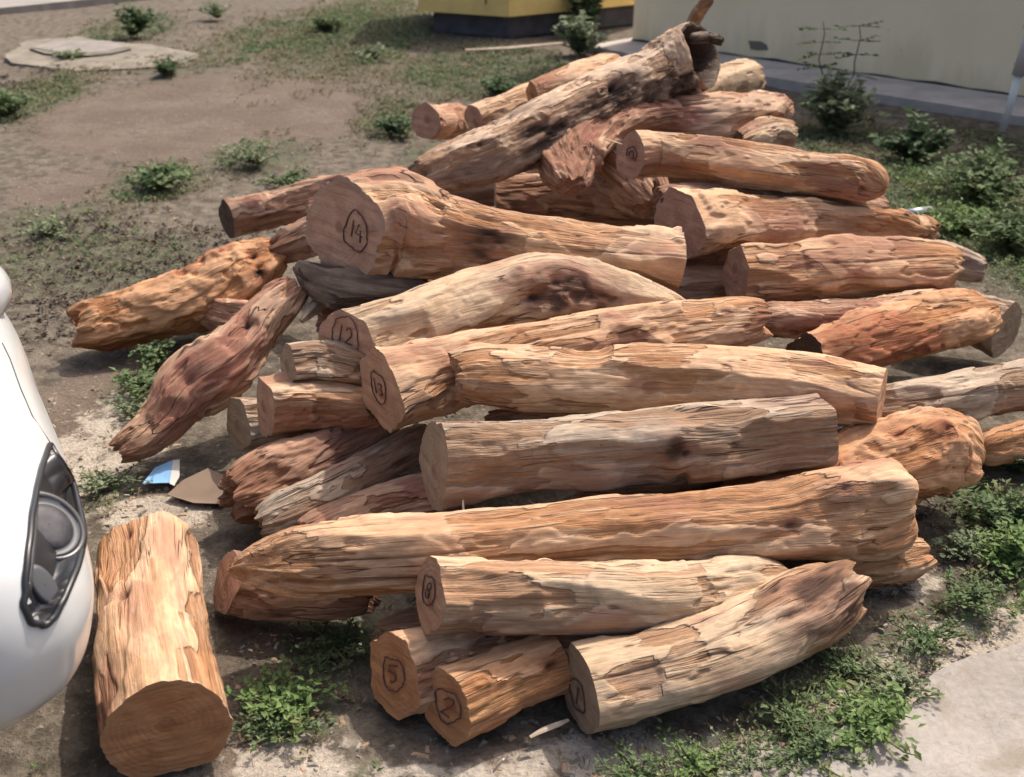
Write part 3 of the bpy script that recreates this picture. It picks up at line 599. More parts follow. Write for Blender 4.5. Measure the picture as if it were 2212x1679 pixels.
# irregular cement slab with a lifted lid
SL = plain('old_cement', (.20, .175, .14), .9, .2, var=.25, vs=5, bump=.6)
so2 = [P(10, 120), P(60, 92), P(170, 82), P(240, 95), P(330, 100), P(430, 122), P(400, 140), P(310, 152), P(180, 158), P(90, 148), P(30, 140)]
sl = thing('cement_slab', 'flat irregular cement slab with a dark lid edge on the soil at upper left', 'slab', (so2[8].x, so2[8].y, 0))
o = ribbon_poly('slab_base', [(p.x-sl.location.x, p.y-sl.location.y) for p in so2], SL, thick=.012, jitter=.05, seed=12); o.parent = sl
so3 = [P(72, 108), P(120, 92), P(225, 92), P(280, 107), P(230, 118), P(140, 121)]
o = ribbon_poly('lid', [(p.x-sl.location.x, p.y-sl.location.y) for p in so3], plain('lid_metal', (.225, .195, .17), .6, .3, var=.2), z0=.016, thick=.006, jitter=.05, seed=13); o.parent = sl
mb = MB(); mb.tube([P(x, y, .024)-sl.location for x, y in ((66, 107), (95, 117), (140, 123), (190, 122), (240, 117), (282, 107))], .010, 6)
mb.build('lid_rim', plain('rim_dark', (.04, .03, .03)), sl, smooth=True)

# ------------------------------------------------------------------ wall building
def wall_mat():
    N = NT('wall_paint'); g = N.n('TexCoord').outputs['Object']; a = N.noise(g, 1.3, 5, .6); b = N.noise(g, 25., 4, .6)
    st = N.noise(g, 4., 4, .6, 0., sc3=(1, 1, .25)); z = N.n('SeparateXYZ', {0: g}).outputs[2]
    c = N.mix(N.mr(a, .35, .65), (.90, .745, .50), (.94, .79, .55))
    low = N.mr(N.math('ADD', z, N.mr(st, .3, .7, -.15, .15)), .02, .35, .38, 0.)
    c = N.mix(low, c, (.50, .42, .23)); c = N.mix(N.mr(N.noise(g, 30., 2, .5), .72, .76, 0, .7), c, (.12, .1, .08))
    return N.out(c, .8, N.bump(b, .2, .004))
bd = thing('building_wall', 'cream painted wall behind the log pile, stained along its foot', 'wall', wA)
Mx = None
import mathutils
ang = math.atan2(wd.y, wd.x); bd.rotation_euler = (0, 0, ang)
mb = MB(); mb.box((5., .125, 1.6), (10.0, .25, 3.1)); mb.build('wall_panel', wall_mat(), bd, bevel=.006)
mb = MB(); ln = []
for i in range(81):
    xx = i*.124; ln.append((xx, -.003, .052+.006*math.sin(i*1.7)+.004*math.sin(i*.6)))
mb.tube(ln, .010, 5); mb.build('base_gap', plain('gap_dirt', (.03, .025, .02), var=.3), bd)
lw = Vector((P(1634, 100).x, 0, 0))
def wallpt(px, py, off=.004):   # where a sight line meets the wall face
    u = (px-1106)/FPX; v = -(py-839.5)/FPX; d = Vector((u, cp+v*sp, -sp+v*cp)); o_ = Vector((0, 0, CAMH)); t = (wA-o_).dot(wn)/d.dot(wn); p = o_+d*t+wn*off
    r = p-wA; return (r.dot(wd), -off, p.z)
mb = MB(); mb.poly([wallpt(*q) for q in ((1617, 88), (1622, 107), (1640, 109), (1660, 108), (1657, 97), (1645, 90))][::-1]); mb.build('vent_patch', plain('patch_grey', (.17, .16, .13)), bd)

# ------------------------------------------------------------------ yellow machine cabinet far back
YM = plain('yellow_paint', (.88, .62, .22), .45, .5, var=.08, vs=4)
DK = plain('dark_plinth', (.075, .07, .08), .6, .3, var=.25, vs=6)
c0 = P(925, 72); c1 = P(1100, 84); c2 = P(1385, 52)
ym = thing('equipment_cabinet', 'yellow metal cabinet on a dark plinth beyond the grass at the top', 'cabinet', c1)
def prism(nm, pts, z0, z1, mat, bev):
    mb = MB(); a = [(p.x-c1.x, p.y-c1.y) for p in pts]; n = len(a)
    mb.poly([(x, y, z1) for x, y in a]); mb.poly([(x, y, z0) for x, y in a][::-1])
    for i in range(n):
        x, y = a[i]; X, Y = a[(i+1) % n]; mb.poly([(x, y, z0), (X, Y, z0), (X, Y, z1), (x, y, z1)])
    return mb.build(nm, mat, ym, bevel=bev)
fx = Vector((.0, 1.4, 0))
prism('plinth', [c0+Vector((.05, .1, 0)), c1+Vector((0, .06, 0)), c2+Vector((0, .05, 0)), c2+fx, c0+fx], 0, .19, DK, .03)
prism('cabinet_body', [c0+Vector((-.09, .05, 0)), c1+Vector((0, -.02, 0)), c2+Vector((.05, 0, 0)), c2+fx*1.05, c0+fx*1.05-Vector((.09, 0, 0))], .195, 1.5, YM, .03)
for (xx) in (.28,):
    a = (c0-c1)*xx+Vector((0, .0, 0)); mb = MB(); mb.box((a.x*1.0, a.y-.02, .75), (.012, .02, .9)); mb.build('door_seam', DK, ym)

# ------------------------------------------------------------------ white pipe at the wall
WP = plain('white_pvc', (.70, .70, .68), .45, .4, var=.05)
b0 = P(2165, 284, .05); pp = thing('white_pipe', 'slim white pipe standing on the pavement before the wall at far right', 'pipe', b0)
mb = MB(); mb.tube([(0, 0, 0), (.02, 0, .18), (.03, 0, .33)], [.019, .022, .024], 12); mb.build('lower_pipe', WP, pp, smooth=True)
mb = MB(); mb.tube([(.03, 0, .33), (.05, 0, .5), (.06, 0, .60)], .036, 12); mb.build('sleeve', plain('sleeve_grey', (.50, .48, .46), .5), pp, smooth=True)
mb = MB(); mb.tube([(.0+.055+.045*math.cos(a*.35), .0, .62+.028*math.sin(a*.35)) for a in range(19)], .010, 8); mb.build('hook_ring', WP, pp, smooth=True)

# ------------------------------------------------------------------ white car (front corner)
def car():
    plan = np.array([(-2.30, 3.30), (-1.75, 3.10), (-1.30, 2.64), (-1.02, 2.16), (-.875, 1.90), (-.768, 1.68), (-.705, 1.54), (-.688, 1.46), (-.70, 1.38), (-.765, 1.30), (-.90, 1.25), (-1.25, 1.22), (-1.85, 1.20)])
    K = np.concatenate([plan, plan*0], 1)[:, :3]; nu = 760
    tt = np.linspace(0, 1, nu); tt = np.interp(tt, [0, .12, .88, 1], [0, .28, .68, 1]); c = spline(np.c_[plan, np.zeros(len(plan)), np.zeros(len(plan))], tt)[:, :2]
    tg = np.gradient(c, axis=0); tg /= np.linalg.norm(tg, axis=1)[:, None]; no = np.stack([-tg[:, 1], tg[:, 0]], 1)
    if no[nu//2][0] < 0: no = -no
    prof = np.array([(.262, -.30), (.275, -.20), (.288, -.135), (.305, -.105), (.335, -.075), (.38, -.03), (.45, -.006), (.50, 0), (.56, -.012), (.62, -.045), (.68, -.11), (.74, -.24), (.79, -.45), (.83, -.72), (.85, -1.0)])
    nv = 420; pr = spline(np.c_[prof, np.zeros(len(prof)), np.zeros(len(prof))], np.linspace(0, 1, nv))[:, :2]
    pr[:, 1] -= .012*sstep(.316, .311, pr[:, 0])
    X = np.zeros((nu, nv, 3)); X[..., :2] = c[:, None]+no[:, None]*pr[None, :, 1:2]; X[..., 2] = pr[None, :, 0]
    # keep the inward offsets from crossing: pull high rows towards the car centre
    ctr = np.array([-1.9, 2.1]); inn = np.clip(-pr[:, 1]-.12, 0, 9)[None, :, None]
    base = c[:, None]+no[:, None]*np.maximum(pr[None, :, 1:2], -.12); dv = ctr-base; L = np.linalg.norm(dv, axis=-1, keepdims=True)
    X[..., :2] = base+dv/L*np.minimum(inn, L*.85)
    Nn = np.cross(np.gradient(X, axis=0), np.gradient(X, axis=1)); Nn = nrm(Nn)
    if Nn[nu//2, nv//2, 0] < 0: Nn = -Nn
    px, py = proj(X); facing = ((np.array([0, 0, CAMH])-X)*Nn).sum(-1) > 0
    poly = np.array([(108, 958), (122, 985), (142, 1012), (166, 1055), (180, 1100), (184, 1140), (178, 1185), (163, 1235), (140, 1290), (118, 1330), (97, 1352), (72, 1346), (56, 1322), (52, 1285), (60, 1190), (70, 1100), (84, 1030), (98, 985)], float)
    ins = np.zeros(px.shape, bool); dist = np.full(px.shape, 1e9)
    for i in range(len(poly)):
        x1, y1 = poly[i]; x2, y2 = poly[(i+1) % len(poly)]
        cnd = ((y1 > py) != (y2 > py)) & (px < (x2-x1)*(py-y1)/(y2-y1+1e-9)+x1); ins ^= cnd
        t = np.clip(((px-x1)*(x2-x1)+(py-y1)*(y2-y1))/((x2-x1)**2+(y2-y1)**2), 0, 1); dist = np.minimum(dist, np.hypot(px-x1-t*(x2-x1), py-y1-t*(y2-y1)))
    ins &= (X[..., 2] < .70) & (X[..., 2] > .24) & facing
    ins |= (dist < 3) & (X[..., 2] > .24) & facing
    F = gridF(nu, nv); fin = ins.ravel()[F].all(1)
    W = NT('car_white'); W.b.inputs['Coat Weight'].default_value = .6; W.b.inputs['Coat Roughness'].default_value = .08; W.b.inputs['Specular IOR Level'].default_value = .5
    g = W.n('TexCoord').outputs['Object']; d = W.noise(g, 55., 3, .6); d2 = W.noise(g, 6., 4, .6)
    z = W.n('SeparateXYZ', {0: g}).outputs[2]
    cc = W.mix(W.mr(d2, .3, .7), (.56, .57, .57), (.62, .63, .63)); cc = W.mix(W.math('MULTIPLY', W.mr(d, .76, .79), .9), cc, (.10, .08, .07))
    dirt = W.math('MULTIPLY', W.mr(W.math('ADD', z, W.mr(d2, .3, .7, -.06, .06)), .24, .40, .5, 0.), 1.); cc = W.mix(dirt, cc, (.42, .39, .35))
    W.out(cc, .32)
    root = thing('parked_car', 'white car at the left edge, front corner with its fog lamp showing', 'car', (-1.6, 2., 0)); bl = np.array(root.location)
    # crease: lower lip breaks sharply
    V = (X-bl).reshape(-1, 3)
    o = mesh_np('bumper', V, F[~fin], W.m, parent=root)
    # recess
    D = sstep(0, 12, dist)*.030; Xb = X-Nn*D[..., None]; Xb += Nn*(.003*(dist < 3))[..., None]
    bz = plain('bezel_black', (.018, .019, .022), .35, .5, var=.2, coat=.2)
    mesh_np('fog_lamp_surround', (Xb-bl).reshape(-1, 3), F[fin], bz, parent=root)
    def at(x, y, off):
        i = np.argmin(np.where((X[..., 2] < .70) & (X[..., 2] > .24) & facing, (px-x)**2+(py-y)**2, 1e12)); i = np.unravel_index(i, px.shape); return Vector(X[i]+Nn[i]*off), Vector(Nn[i])
    gp = []
    for i in range(len(poly)):
        for j in range(8):
            a = poly[i]+(poly[(i+1) % len(poly)]-poly[i])*j/8; gp.append(np.array(at(a[0], a[1], .0005)[0]))
    gp = np.array(gp); 
    for _ in range(4): gp = (np.roll(gp, 1, 0)+gp*2+np.roll(gp, -1, 0))/4
    mb = MB(); mb.tube([Vector(v-bl) for v in np.vstack([gp, gp[:2]])], .0062, 8, caps=False); mb.build('gasket', bz, root, smooth=True)
    # lamp: outer ring, reflector bowl, lens
    p, n = at(126, 1118, -.022); n2 = (n+Vector((.0, -.7, .45))).normalized(); qt = n2.to_track_quat('Z', 'Y')
    def ringm(nm, prf, mat, sx=1., sy=1., par=None, c=p, qq=qt):
        th = np.linspace(0, 2*np.pi, 48, endpoint=False); prf = np.array(prf)
        V = np.stack([prf[:, None, 0]*np.cos(th)[None]*sx, prf[:, None, 0]*np.sin(th)[None]*sy, prf[:, None, 1]+0*th[None]], -1).reshape(-1, 3)
        V = np.array([tuple(qq @ Vector(v)+c) for v in V])-bl
        return mesh_np(nm, V, gridF(len(prf), 48, True), mat, parent=par or root)
    chrome = plain('lamp_chrome', (.10, .102, .11), .45, .4, var=.1); lens = plain('lamp_lens', (.045, .042, .05), .5, .3, var=.5, vs=30)
    ring = plain('lamp_ring', (.02, .02, .025), .3, .5)
    lamp = ringm('fog_lamp', [(.056, -.030), (.060, -.004), (.055, .005), (.048, .0)], ring, 1., 1.2)
    ringm('reflector', [(.050, .001), (.044, -.004), (.038, .0)], chrome, 1., 1.1)
    ringm('lens', [(.040, -.001), (.037, .003), (.027, .005), (.014, .006), (.001, .006)], lens, 1., 1.1)
    p2, nn2 = at(118, 1255, -.018); q2 = (nn2+Vector((0, -.3, .2))).normalized().to_track_quat('Z', 'Y')
    ringm('lower_trim', [(.001, -.003), (.018, -.003), (.024, -.004), (.026, -.012)], plain('trim_grey', (.07, .072, .08), .5, .5), .75, 1.5, c=p2, qq=q2)
    p3, n3 = at(62, 1180, .002)
    mb = MB(); pl = [at(x, y, -.012)[0]-Vector(bl) for x, y in ((88, 1060), (80, 1150), (74, 1240), (75, 1300))]; mb.tube(pl, .006, 8); mb.build('trim_bar', plain('trim_dark', (.06, .06, .065), .4, .5), root, smooth=True)
    # panel seam on the upper bumper
    mb = MB(); pl = [at(x, y, .0)[0]-Vector(bl) for x, y in ((4, 742), (20, 775), (45, 840), (70, 900), (106, 955))]; mb.tube(pl, .0016, 6); mb.build('panel_seam', bz, root, smooth=True)
    # headlight corner above the bumper
    hl = np.array(P(-95, 640, .66)); th = np.linspace(0, 2*np.pi, 40, endpoint=False); ph = np.linspace(0, np.pi, 24)
    TH, PH = np.meshgrid(th, ph); V = np.stack([hl[0]+.115*np.sin(PH)*np.cos(TH), hl[1]+.15*np.sin(PH)*np.sin(TH), hl[2]+.09*np.cos(PH)], -1)
    mesh_np('headlight', (V-bl).reshape(-1, 3), gridF(24, 40, True), plain('headlight_plastic', (.55, .57, .58), .15, .6, var=.05, coat=1.), parent=root)
    # rest of the car behind the frame edge: hood, cabin, wheels
    mb = MB(); mb.box((-1.55, -.35, .62), (2.6, 1.35, .5), mathutils.Matrix.Rotation(R(18), 3, 'Z')); mb.build('car_body', W.m, root, bevel=.12)
    mb = MB(); mb.box((-2.2, -.55, 1.05), (1.5, 1.15, .5), mathutils.Matrix.Rotation(R(18), 3, 'Z')); mb.build('cabin', plain('car_glass', (.03, .035, .04), .08, .6, coat=1.), root, bevel=.15)
    tyre = plain('tyre_rubber', (.02, .02, .02), .8, .2)
    for (x, y) in ((-.35, -.82), (-.75, .42)):
        mb = MB(); mb.tube([(x+.03, y-.1, .31), (x-.03, y+.1, .31)], .31, 28); mb.build('wheel', tyre, root, smooth=False, bevel=.02)
car()

# ------------------------------------------------------------------ vegetation
def leaf_mat(name, c1, c2, dry=(.20, .17, .08), tr=.25):
    N = NT(name); N.b.inputs['Specular IOR Level'].default_value = .2
    r = N.attr('rnd').outputs['Fac']; g = N.n('TexCoord').outputs['Object']; b = N.noise(g, 9., 3, .6)
    c = N.mix(r, c1, c2); c = N.mix(N.math('MULTIPLY', N.mr(b, .52, .7), .6), c, dry)
    N.out(c, .6)
    t = N.n('BsdfTranslucent', {'Color': c}); m = N.n('MixShader', {0: tr, 1: N.b, 2: t}); N.t.links.new(m.outputs[0], N.t.nodes['Material Output'].inputs[0])
    return N.m
LM = {'green': leaf_mat('leaf_green', (.075, .125, .05), (.155, .21, .095)), 'deep': leaf_mat('leaf_deep', (.055, .10, .045), (.11, .165, .075)),
      'bright': leaf_mat('leaf_bright', (.10, .175, .05), (.20, .28, .10)), 'sage': leaf_mat('leaf_sage', (.155, .195, .11), (.26, .30, .18)),
      'dry': leaf_mat('leaf_dry', (.16, .14, .08), (.27, .23, .14))}
STM = plain('weed_stem', (.10, .12, .05), .7, .2, var=.3)
def leaves(base, dirv, length, width, roll):
    """arrays -> 2-quad folded leaves; base (n,3), dir (n,3)"""
    n = len(base); d = nrm(dirv); side = nrm(np.cross(d, np.array([0, 0, 1.])+1e-3)); upv = np.cross(side, d)
    side = side*np.cos(roll)[:, None]+upv*np.sin(roll)[:, None]; upv = np.cross(side, d)
    L = length[:, None]; W = width[:, None]
    p0 = base; p1 = base+d*L*.45+side*W*.5+upv*W*.12; p2 = base+d*L+upv*(-L*.12); p3 = base+d*L*.45-side*W*.5+upv*W*.12; pm = base+d*L*.5-upv*W*.05
    V = np.stack([p0, p1, p2, p3, pm], 1).reshape(-1, 3); i = np.arange(n)[:, None]*5
    F = np.concatenate([i+np.array([[0, 1, 4, 4]]), i+np.array([[1, 2, 4, 4]])], 0)
    F3 = np.concatenate([i+np.array([[0, 1, 4]]), i+np.array([[1, 2, 4]]), i+np.array([[2, 3, 4]]), i+np.array([[3, 0, 4]])], 0)
    return V, F3
RS = np.random.RandomState(77)
def weed(px, py, h, spread, n, ll, label, mat='green', stems=9, name='weed', cat='weed', group='weeds growing round the log pile', z=0, loc=None, up=1.):
    p = loc if loc is not None else P(px, py, z); root = thing(name, label, cat, p, group); mb = MB(); B = []; D = []
    for s in range(stems):
        a = RS.rand()*6.28; lean = RS.rand()**.6*spread; hh = h*(.55+.45*RS.rand())*(1-.35*lean/max(spread, .01)); pts = []
        for k in range(6):
            t = k/5; pts.append(Vector((math.cos(a)*lean*t**1.3+.01*RS.randn()*t, math.sin(a)*lean*t**1.3+.01*RS.randn()*t, hh*t*(1-.12*t*t*(lean/max(spread, .01))))))
        mb.tube(pts, [.0035*(1-.7*k/5) for k in range(6)], 5)
        m = max(3, int(n*2.6)//stems); 
        for j in range(m):
            t = .12+.88*(j+RS.rand())/m; k = min(int(t*5), 4); q = pts[k].lerp(pts[k+1], t*5-k); b = RS.rand()*6.28
            B.append(q); D.append((math.cos(b), math.sin(b), .15+up*.5*RS.rand()))
    mb.build('stem', STM, root, smooth=True)
    B = np.array([tuple(b) for b in B]); B = B+RS.randn(*B.shape)*ll*.26; D = np.array(D); nn = len(B); L = ll*min(.85, .45+.05*p.y)*(.5+1.*RS.rand(nn))
    V, F = leaves(B, D, L, L*(.42+.2*RS.rand(nn)), RS.randn(nn)*.5)
    V[:, 2] = np.maximum(V[:, 2], .002)
    mesh_np('foliage', V, F, LM[mat], {'rnd': np.repeat(RS.rand(nn), 5)}, parent=root, smooth=False)
    return root
weed(345, 405, .12, .22, 420, .050, 'round green weed tuft on bare soil, left of the pinkish log end', 'green', 26)
weed(288, 78, .35, .28, 420, .060, 'tall dark weed behind the cement slab at upper left', 'deep', 20)
weed(362, 165, .16, .14, 140, .05, 'small dark weed by the right end of the cement slab', 'deep', 10)
weed(560, 355, .17, .30, 300, .034, 'dusty sage weed on the soil above the pinkish log end', 'sage', 22)
weed(315, 850, .10, .12, 220, .036, 'green weed between the orange ragged log and the slanting log', 'green', 16)
weed(345, 790, .12, .09, 120, .034, 'upright weed tip beside the shadow of the orange ragged log', 'green', 8)
weed(285, 890, .05, .10, 120, .026, 'low pale weed beside the slanting log foot', 'sage', 12)
weed(235, 1050, .05, .12, 200, .024, 'pale scrubby weed between the car and the slanting log foot', 'sage', 16)
weed(625, 1540, .075, .13, 320, .030, 'bright green weed on the sand right of the fat log', 'bright', 22)
weed(600, 1580, .05, .10, 160, .022, 'low green weed below the bright green one', 'green', 14)
weed(730, 1400, .05, .12, 200, .022, 'deep green weed in the shade left of the stubby log', 'deep', 16)
weed(1800, 285, .42, .30, 520, .075, 'bushy grey green weed at the foot of the wall', 'sage', 26)
weed(1965, 345, .28, .22, 300, .07, 'low dark bush right of the bushy wall weed', 'deep', 18)
weed(2130, 430, .30, .36, 520, .06, 'leafy green weed patch crown at the upper right edge', 'green', 30)
weed(2180, 540, .22, .30, 420, .05, 'green weed clump above the grey end at the right edge', 'green', 26)
weed(2070, 500, .14, .22, 320, .04, 'yellowish grass tuft right of the third log', 'bright', 24)
weed(2160, 1130, .12, .13, 320, .038, 'fresh green weed below the burl log at the right edge', 'green', 22)
weed(2175, 1220, .11, .11, 280, .036, 'second fresh green weed nearer than the burl log one', 'bright', 20)
weed(2100, 1300, .08, .12, 240, .026, 'green weed at the edge of the pale path', 'green', 18)
weed(1870, 1580, .09, .13, 320, .036, 'bright leafy weed at the front right beside the path', 'bright', 22)
weed(1760, 1640, .07, .14, 320, .022, 'fine leaved weed at the bottom right of centre', 'green', 24)
weed(1620, 1670, .05, .13, 300, .015, 'mossy low weed at the bottom edge under the front log', 'sage', 24)
weed(1830, 1450, .035, .14, 260, .016, 'low scrubby weed in front of the front log tip', 'green', 24)
weed(1250, 118, .38, .26, 300, .08, 'weed beside the dark plinth of the yellow cabinet', 'sage', 16)
weed(1265, 75, .75, .30, 240, .10, 'tall leafy weed at the right corner of the yellow cabinet', 'deep', 14)
weed(860, 290, .14, .18, 200, .045, 'dark weed left of the ringed stub end', 'deep', 14)
weed(1075, 205, .14, .22, 220, .045, 'green weed behind the saw notched log', 'deep', 16)
weed(15, 250, .2, .18, 260, .05, 'green weed at the left edge of the bare soil', 'green', 18)
for (x, y, h, sp_r, n_, l_, mt, lb) in ((2000, 1385, .06, .12, 200, .022, 'green', 'small weed where the strip narrows beside the pale path'), (1940, 1500, .06, .11, 200, .024, 'sage', 'pale weed against the path edge above the bright leafy weed'),
        (1720, 1560, .05, .12, 240, .018, 'green', 'small leaved weed mat below the middle of the front log'), (1500, 1660, .05, .12, 240, .020, 'bright', 'light green weed at the bottom edge left of the mossy one'), (1380, 1690, .05, .10, 160, .022, 'green', 'weed cut by the bottom edge, leftmost of the strip'),
        (2195, 1020, .14, .14, 260, .036, 'deep', 'dark green weed under the orange log at the right edge'), (2080, 1200, .07, .10, 200, .026, 'sage', 'pale weed right of the short log under the swollen end'), (150, 130, .1, .16, 160, .04, 'sage', 'sparse weed in front of the cement slab'),
        (700, 70, .16, .25, 260, .05, 'green', 'green weed in the grass left of the yellow cabinet'), (800, 130, .12, .25, 260, .045, 'sage', 'pale weed in the grass above the bare soil'), (470, 40, .2, .22, 200, .05, 'sage', 'feathery pale weed right of the tall dark weed'),
        (110, 500, .06, .2, 220, .03, 'sage', 'flat pale weed on the mulch near the left edge'), (620, 400, .1, .18, 200, .032, 'green', 'small weed just above the pinkish log')):
    weed(x, y, h, sp_r, n_, l_, lb, mt, 18)
# sapling by the wall with two thin tall stems and flat tiers of leaflets
sp_ = P(1800, 262, .05); sr = thing('sapling', 'thin sapling with tiers of small leaflets in front of the wall', 'sapling', sp_)
mb = MB(); B = []; D = []
for (x1, x2, top) in ((1752, 1756, 72), (1838, 1832, 78)):
    pB = Vector((0, 0, 0)); d0 = sp_.y; n = 9; pts = []
    for k in range(n):
        t = k/(n-1); x = (x2-1106)/FPX*depth(sp_)*1.0-sp_.x; H = .60 if x2 < 1800 else .58
        pts.append(Vector((x*min(1, t*1.8)+.01*math.sin(k*2.1), .0, H*t)))
    mb.tube(pts, [.006-.0004*k for k in range(n)], 6)
    for t in ((.55, .68, .8, .93) if x2 < 1800 else (.5, .7, .84, .99)):
        q = pts[min(int(t*8), 7)].lerp(pts[min(int(t*8)+1, 8)], t*8-int(t*8))
        for sgn in (-1, 1, 1 if RS.rand() > .5 else -1):
            L = .09+.06*RS.rand(); dirv = Vector((sgn, .5*RS.randn(), .12*RS.randn())).normalized(); mb.tube([q, q+dirv*L], .002, 5)
            for j in range(7):
                B.append(tuple(q+dirv*L*(j+1)/7)); D.append((sgn*.5, RS.choice([-1, 1])*.9, .1))
mb.build('stem', plain('sapling_stem', (.10, .08, .05)), sr, smooth=True)
B = np.array(B); D = np.array(D); V, F = leaves(B, D, RS.uniform(.03, .06, len(B)), np.full(len(B), .02), RS.randn(len(B))*.6)
mesh_np('foliage', V, F, LM['deep'], {'rnd': np.repeat(RS.rand(len(B)), 5)}, parent=sr, smooth=False)

# ground cover (uncountable)
def scatter(nm, L, dens, ll, mat, seed, maxn=60000, hgt=.03, minm=.25):
    rs = np.random.RandomState(seed); allB = []
    for (px, py, rx, ry, s) in L:
        c = P(px, py); ex = (P(px+rx, py)-c).length*1.1; ey = abs(P(px, py-ry).y-P(px, py+ry).y)/2*1.1; n = int(dens*s*ex*ey*3.14*4/3.14)
        n = min(n, maxn); X = c.x+rs.uniform(-ex, ex, n); Y = c.y+rs.uniform(-ey, ey, n); allB.append(np.stack([X, Y], -1))
    B = np.concatenate(allB); X, Y = B[:, 0], B[:, 1]; q = np.stack([X, Y, X*0], -1)
    m = blobs(X, Y, L)+.55*fbm(q*4, seed, 4)+.35*fbm(q*15, seed+4, 2); keep = rs.rand(len(X))*.5+minm < m; X, Y = X[keep], Y[keep]
    # clusters of 5 leaves
    k = 5; n = len(X); a = rs.rand(n, k)*6.28; Xk = X[:, None]+rs.randn(n, k)*ll*.35; Yk = Y[:, None]+rs.randn(n, k)*ll*.35
    Z = ghz(Xk, Yk)+rs.rand(n, k)*hgt*.6
    D = np.stack([np.cos(a), np.sin(a), .1+.9*rs.rand(n, k)], -1).reshape(-1, 3); Bb = np.stack([Xk, Yk, Z], -1).reshape(-1, 3); nn = len(Bb)
    Ls = ll*(.5+.8*rs.rand(nn))*(1+.10*np.clip(Bb[:, 1]-3, 0, 8)); V, F = leaves(Bb, D, Ls, Ls*(.3+.25*rs.rand(nn)), rs.randn(nn)*.5)
    o = mesh_np(nm, V, F, mat, {'rnd': np.repeat(rs.rand(nn), 5)}, smooth=False); o['kind'] = 'stuff'; return o
GB = [b for b in GREENB]
o = scatter('ground_weeds', GB, 1000, .017, LM['green'], 5, minm=.48); tag(o, 'low green weeds spreading in patches over the soil', 'ground cover')
o = scatter('dry_grass', [(b[0], b[1], b[2]*1.35, b[3]*1.35, b[4]) for b in GREENB]+[(250, 950, 170, 150, .6), (1950, 1350, 260, 160, .6), (900, 1620, 500, 60, .35)], 420, .016, LM['dry'], 6, minm=.35); tag(o, 'dry straw coloured litter scattered among the weeds', 'dry grass')
o = scatter('leafy_cover', [(2150, 480, 200, 190, 1), (2160, 1150, 110, 170, 1), (2110, 1310, 110, 50, .9), (1860, 1560, 130, 60, .9), (1700, 1650, 250, 50, .8), (1850, 1450, 150, 60, .6), (620, 1545, 110, 60, .7)], 900, .020, LM['bright'], 15, hgt=.07, minm=.42); tag(o, 'bright small leaves carpeting the strip beside the pale path', 'ground cover')
o = scatter('fine_moss', [(1650, 1650, 260, 60, 1), (1830, 1460, 180, 80, .8), (2120, 480, 200, 190, 1), (780, 60, 190, 90, .6), (1050, 150, 240, 70, .6)], 500, .012, LM['sage'], 8, minm=.2); tag(o, 'fine pale moss and seedlings between the weeds', 'moss')
LM['litter'] = leaf_mat('leaf_litter', (.05, .038, .028), (.13, .10, .075), dry=(.17, .15, .12), tr=.05)
o = scatter('leaf_litter', [(200, 620, 330, 80, 1), (480, 520, 240, 60, 1), (150, 500, 200, 50, .8), (120, 720, 110, 60, .8), (1350, 1050, 900, 300, .5), (1950, 1480, 160, 60, .7), (60, 170, 140, 40, .6), (900, 420, 200, 60, .6)], 600, .020, LM['litter'], 41, hgt=.012, minm=.3); tag(o, 'dark dead leaves and mulch lying over the soil', 'leaf litter')
# wood chips and pebbles
def chips(nm, n, regions, size, mat, seed, flat=.25):
    rs = np.random.RandomState(seed); V = []; F = []
    for i in range(n):
        px, py, rx, ry = regions[rs.randint(len(regions))]; p = P(px+rs.uniform(-rx, rx), py+rs.uniform(-ry, ry)); z = float(ghz(np.array([p.x]), np.array([p.y]))[0])
        s = size*(.4+rs.rand()**2*1.6); a = rs.rand()*6.28; e = 1+rs.rand()*2; b = len(V); ca, sa = math.cos(a), math.sin(a)
        for (x, y, zz) in ((-1, -.5, 0), (1, -.3, 0), (.8, .5, 0), (-.9, .4, 0), (-.6, -.3, 1), (.6, -.2, 1), (.5, .3, 1), (-.6, .3, 1)):
            x = x*s*e*.5*(.8+.4*rs.rand()); y = y*s*(.8+.4*rs.rand()); V.append((p.x+x*ca-y*sa, p.y+x*sa+y*ca, z+zz*s*flat*(.7+.6*rs.rand())))
        for f in ((4, 5, 6, 7), (0, 1, 5, 4), (1, 2, 6, 5), (2, 3, 7, 6), (3, 0, 4, 7)): F.append([b+q for q in f])
    o = mesh_np(nm, np.array(V), np.array(F), mat, smooth=False); o['kind'] = 'stuff'; return o
RG = [(1100, 1640, 700, 60), (600, 1450, 150, 200), (350, 1080, 120, 60), (2000, 1350, 200, 150), (250, 900, 150, 150), (300, 450, 300, 100), (1500, 1620, 300, 60), (700, 300, 200, 80)]
tag(chips('wood_chips', 420, RG, .007, plain('chip_wood', (.32, .22, .145), .8, .2, var=.3, vs=30), 31), 'pale wood chips and bark crumbs littering the soil', 'wood chips')
tag(chips('pebbles', 900, RG+[(2150, 1550, 180, 120), (1950, 1560, 120, 100), (1600, 1660, 150, 30)], .006, plain('pebble_grey', (.27, .24, .20), .9, .2, var=.4, vs=30), 32, .6), 'small stones scattered over the soil and path edge', 'pebbles')

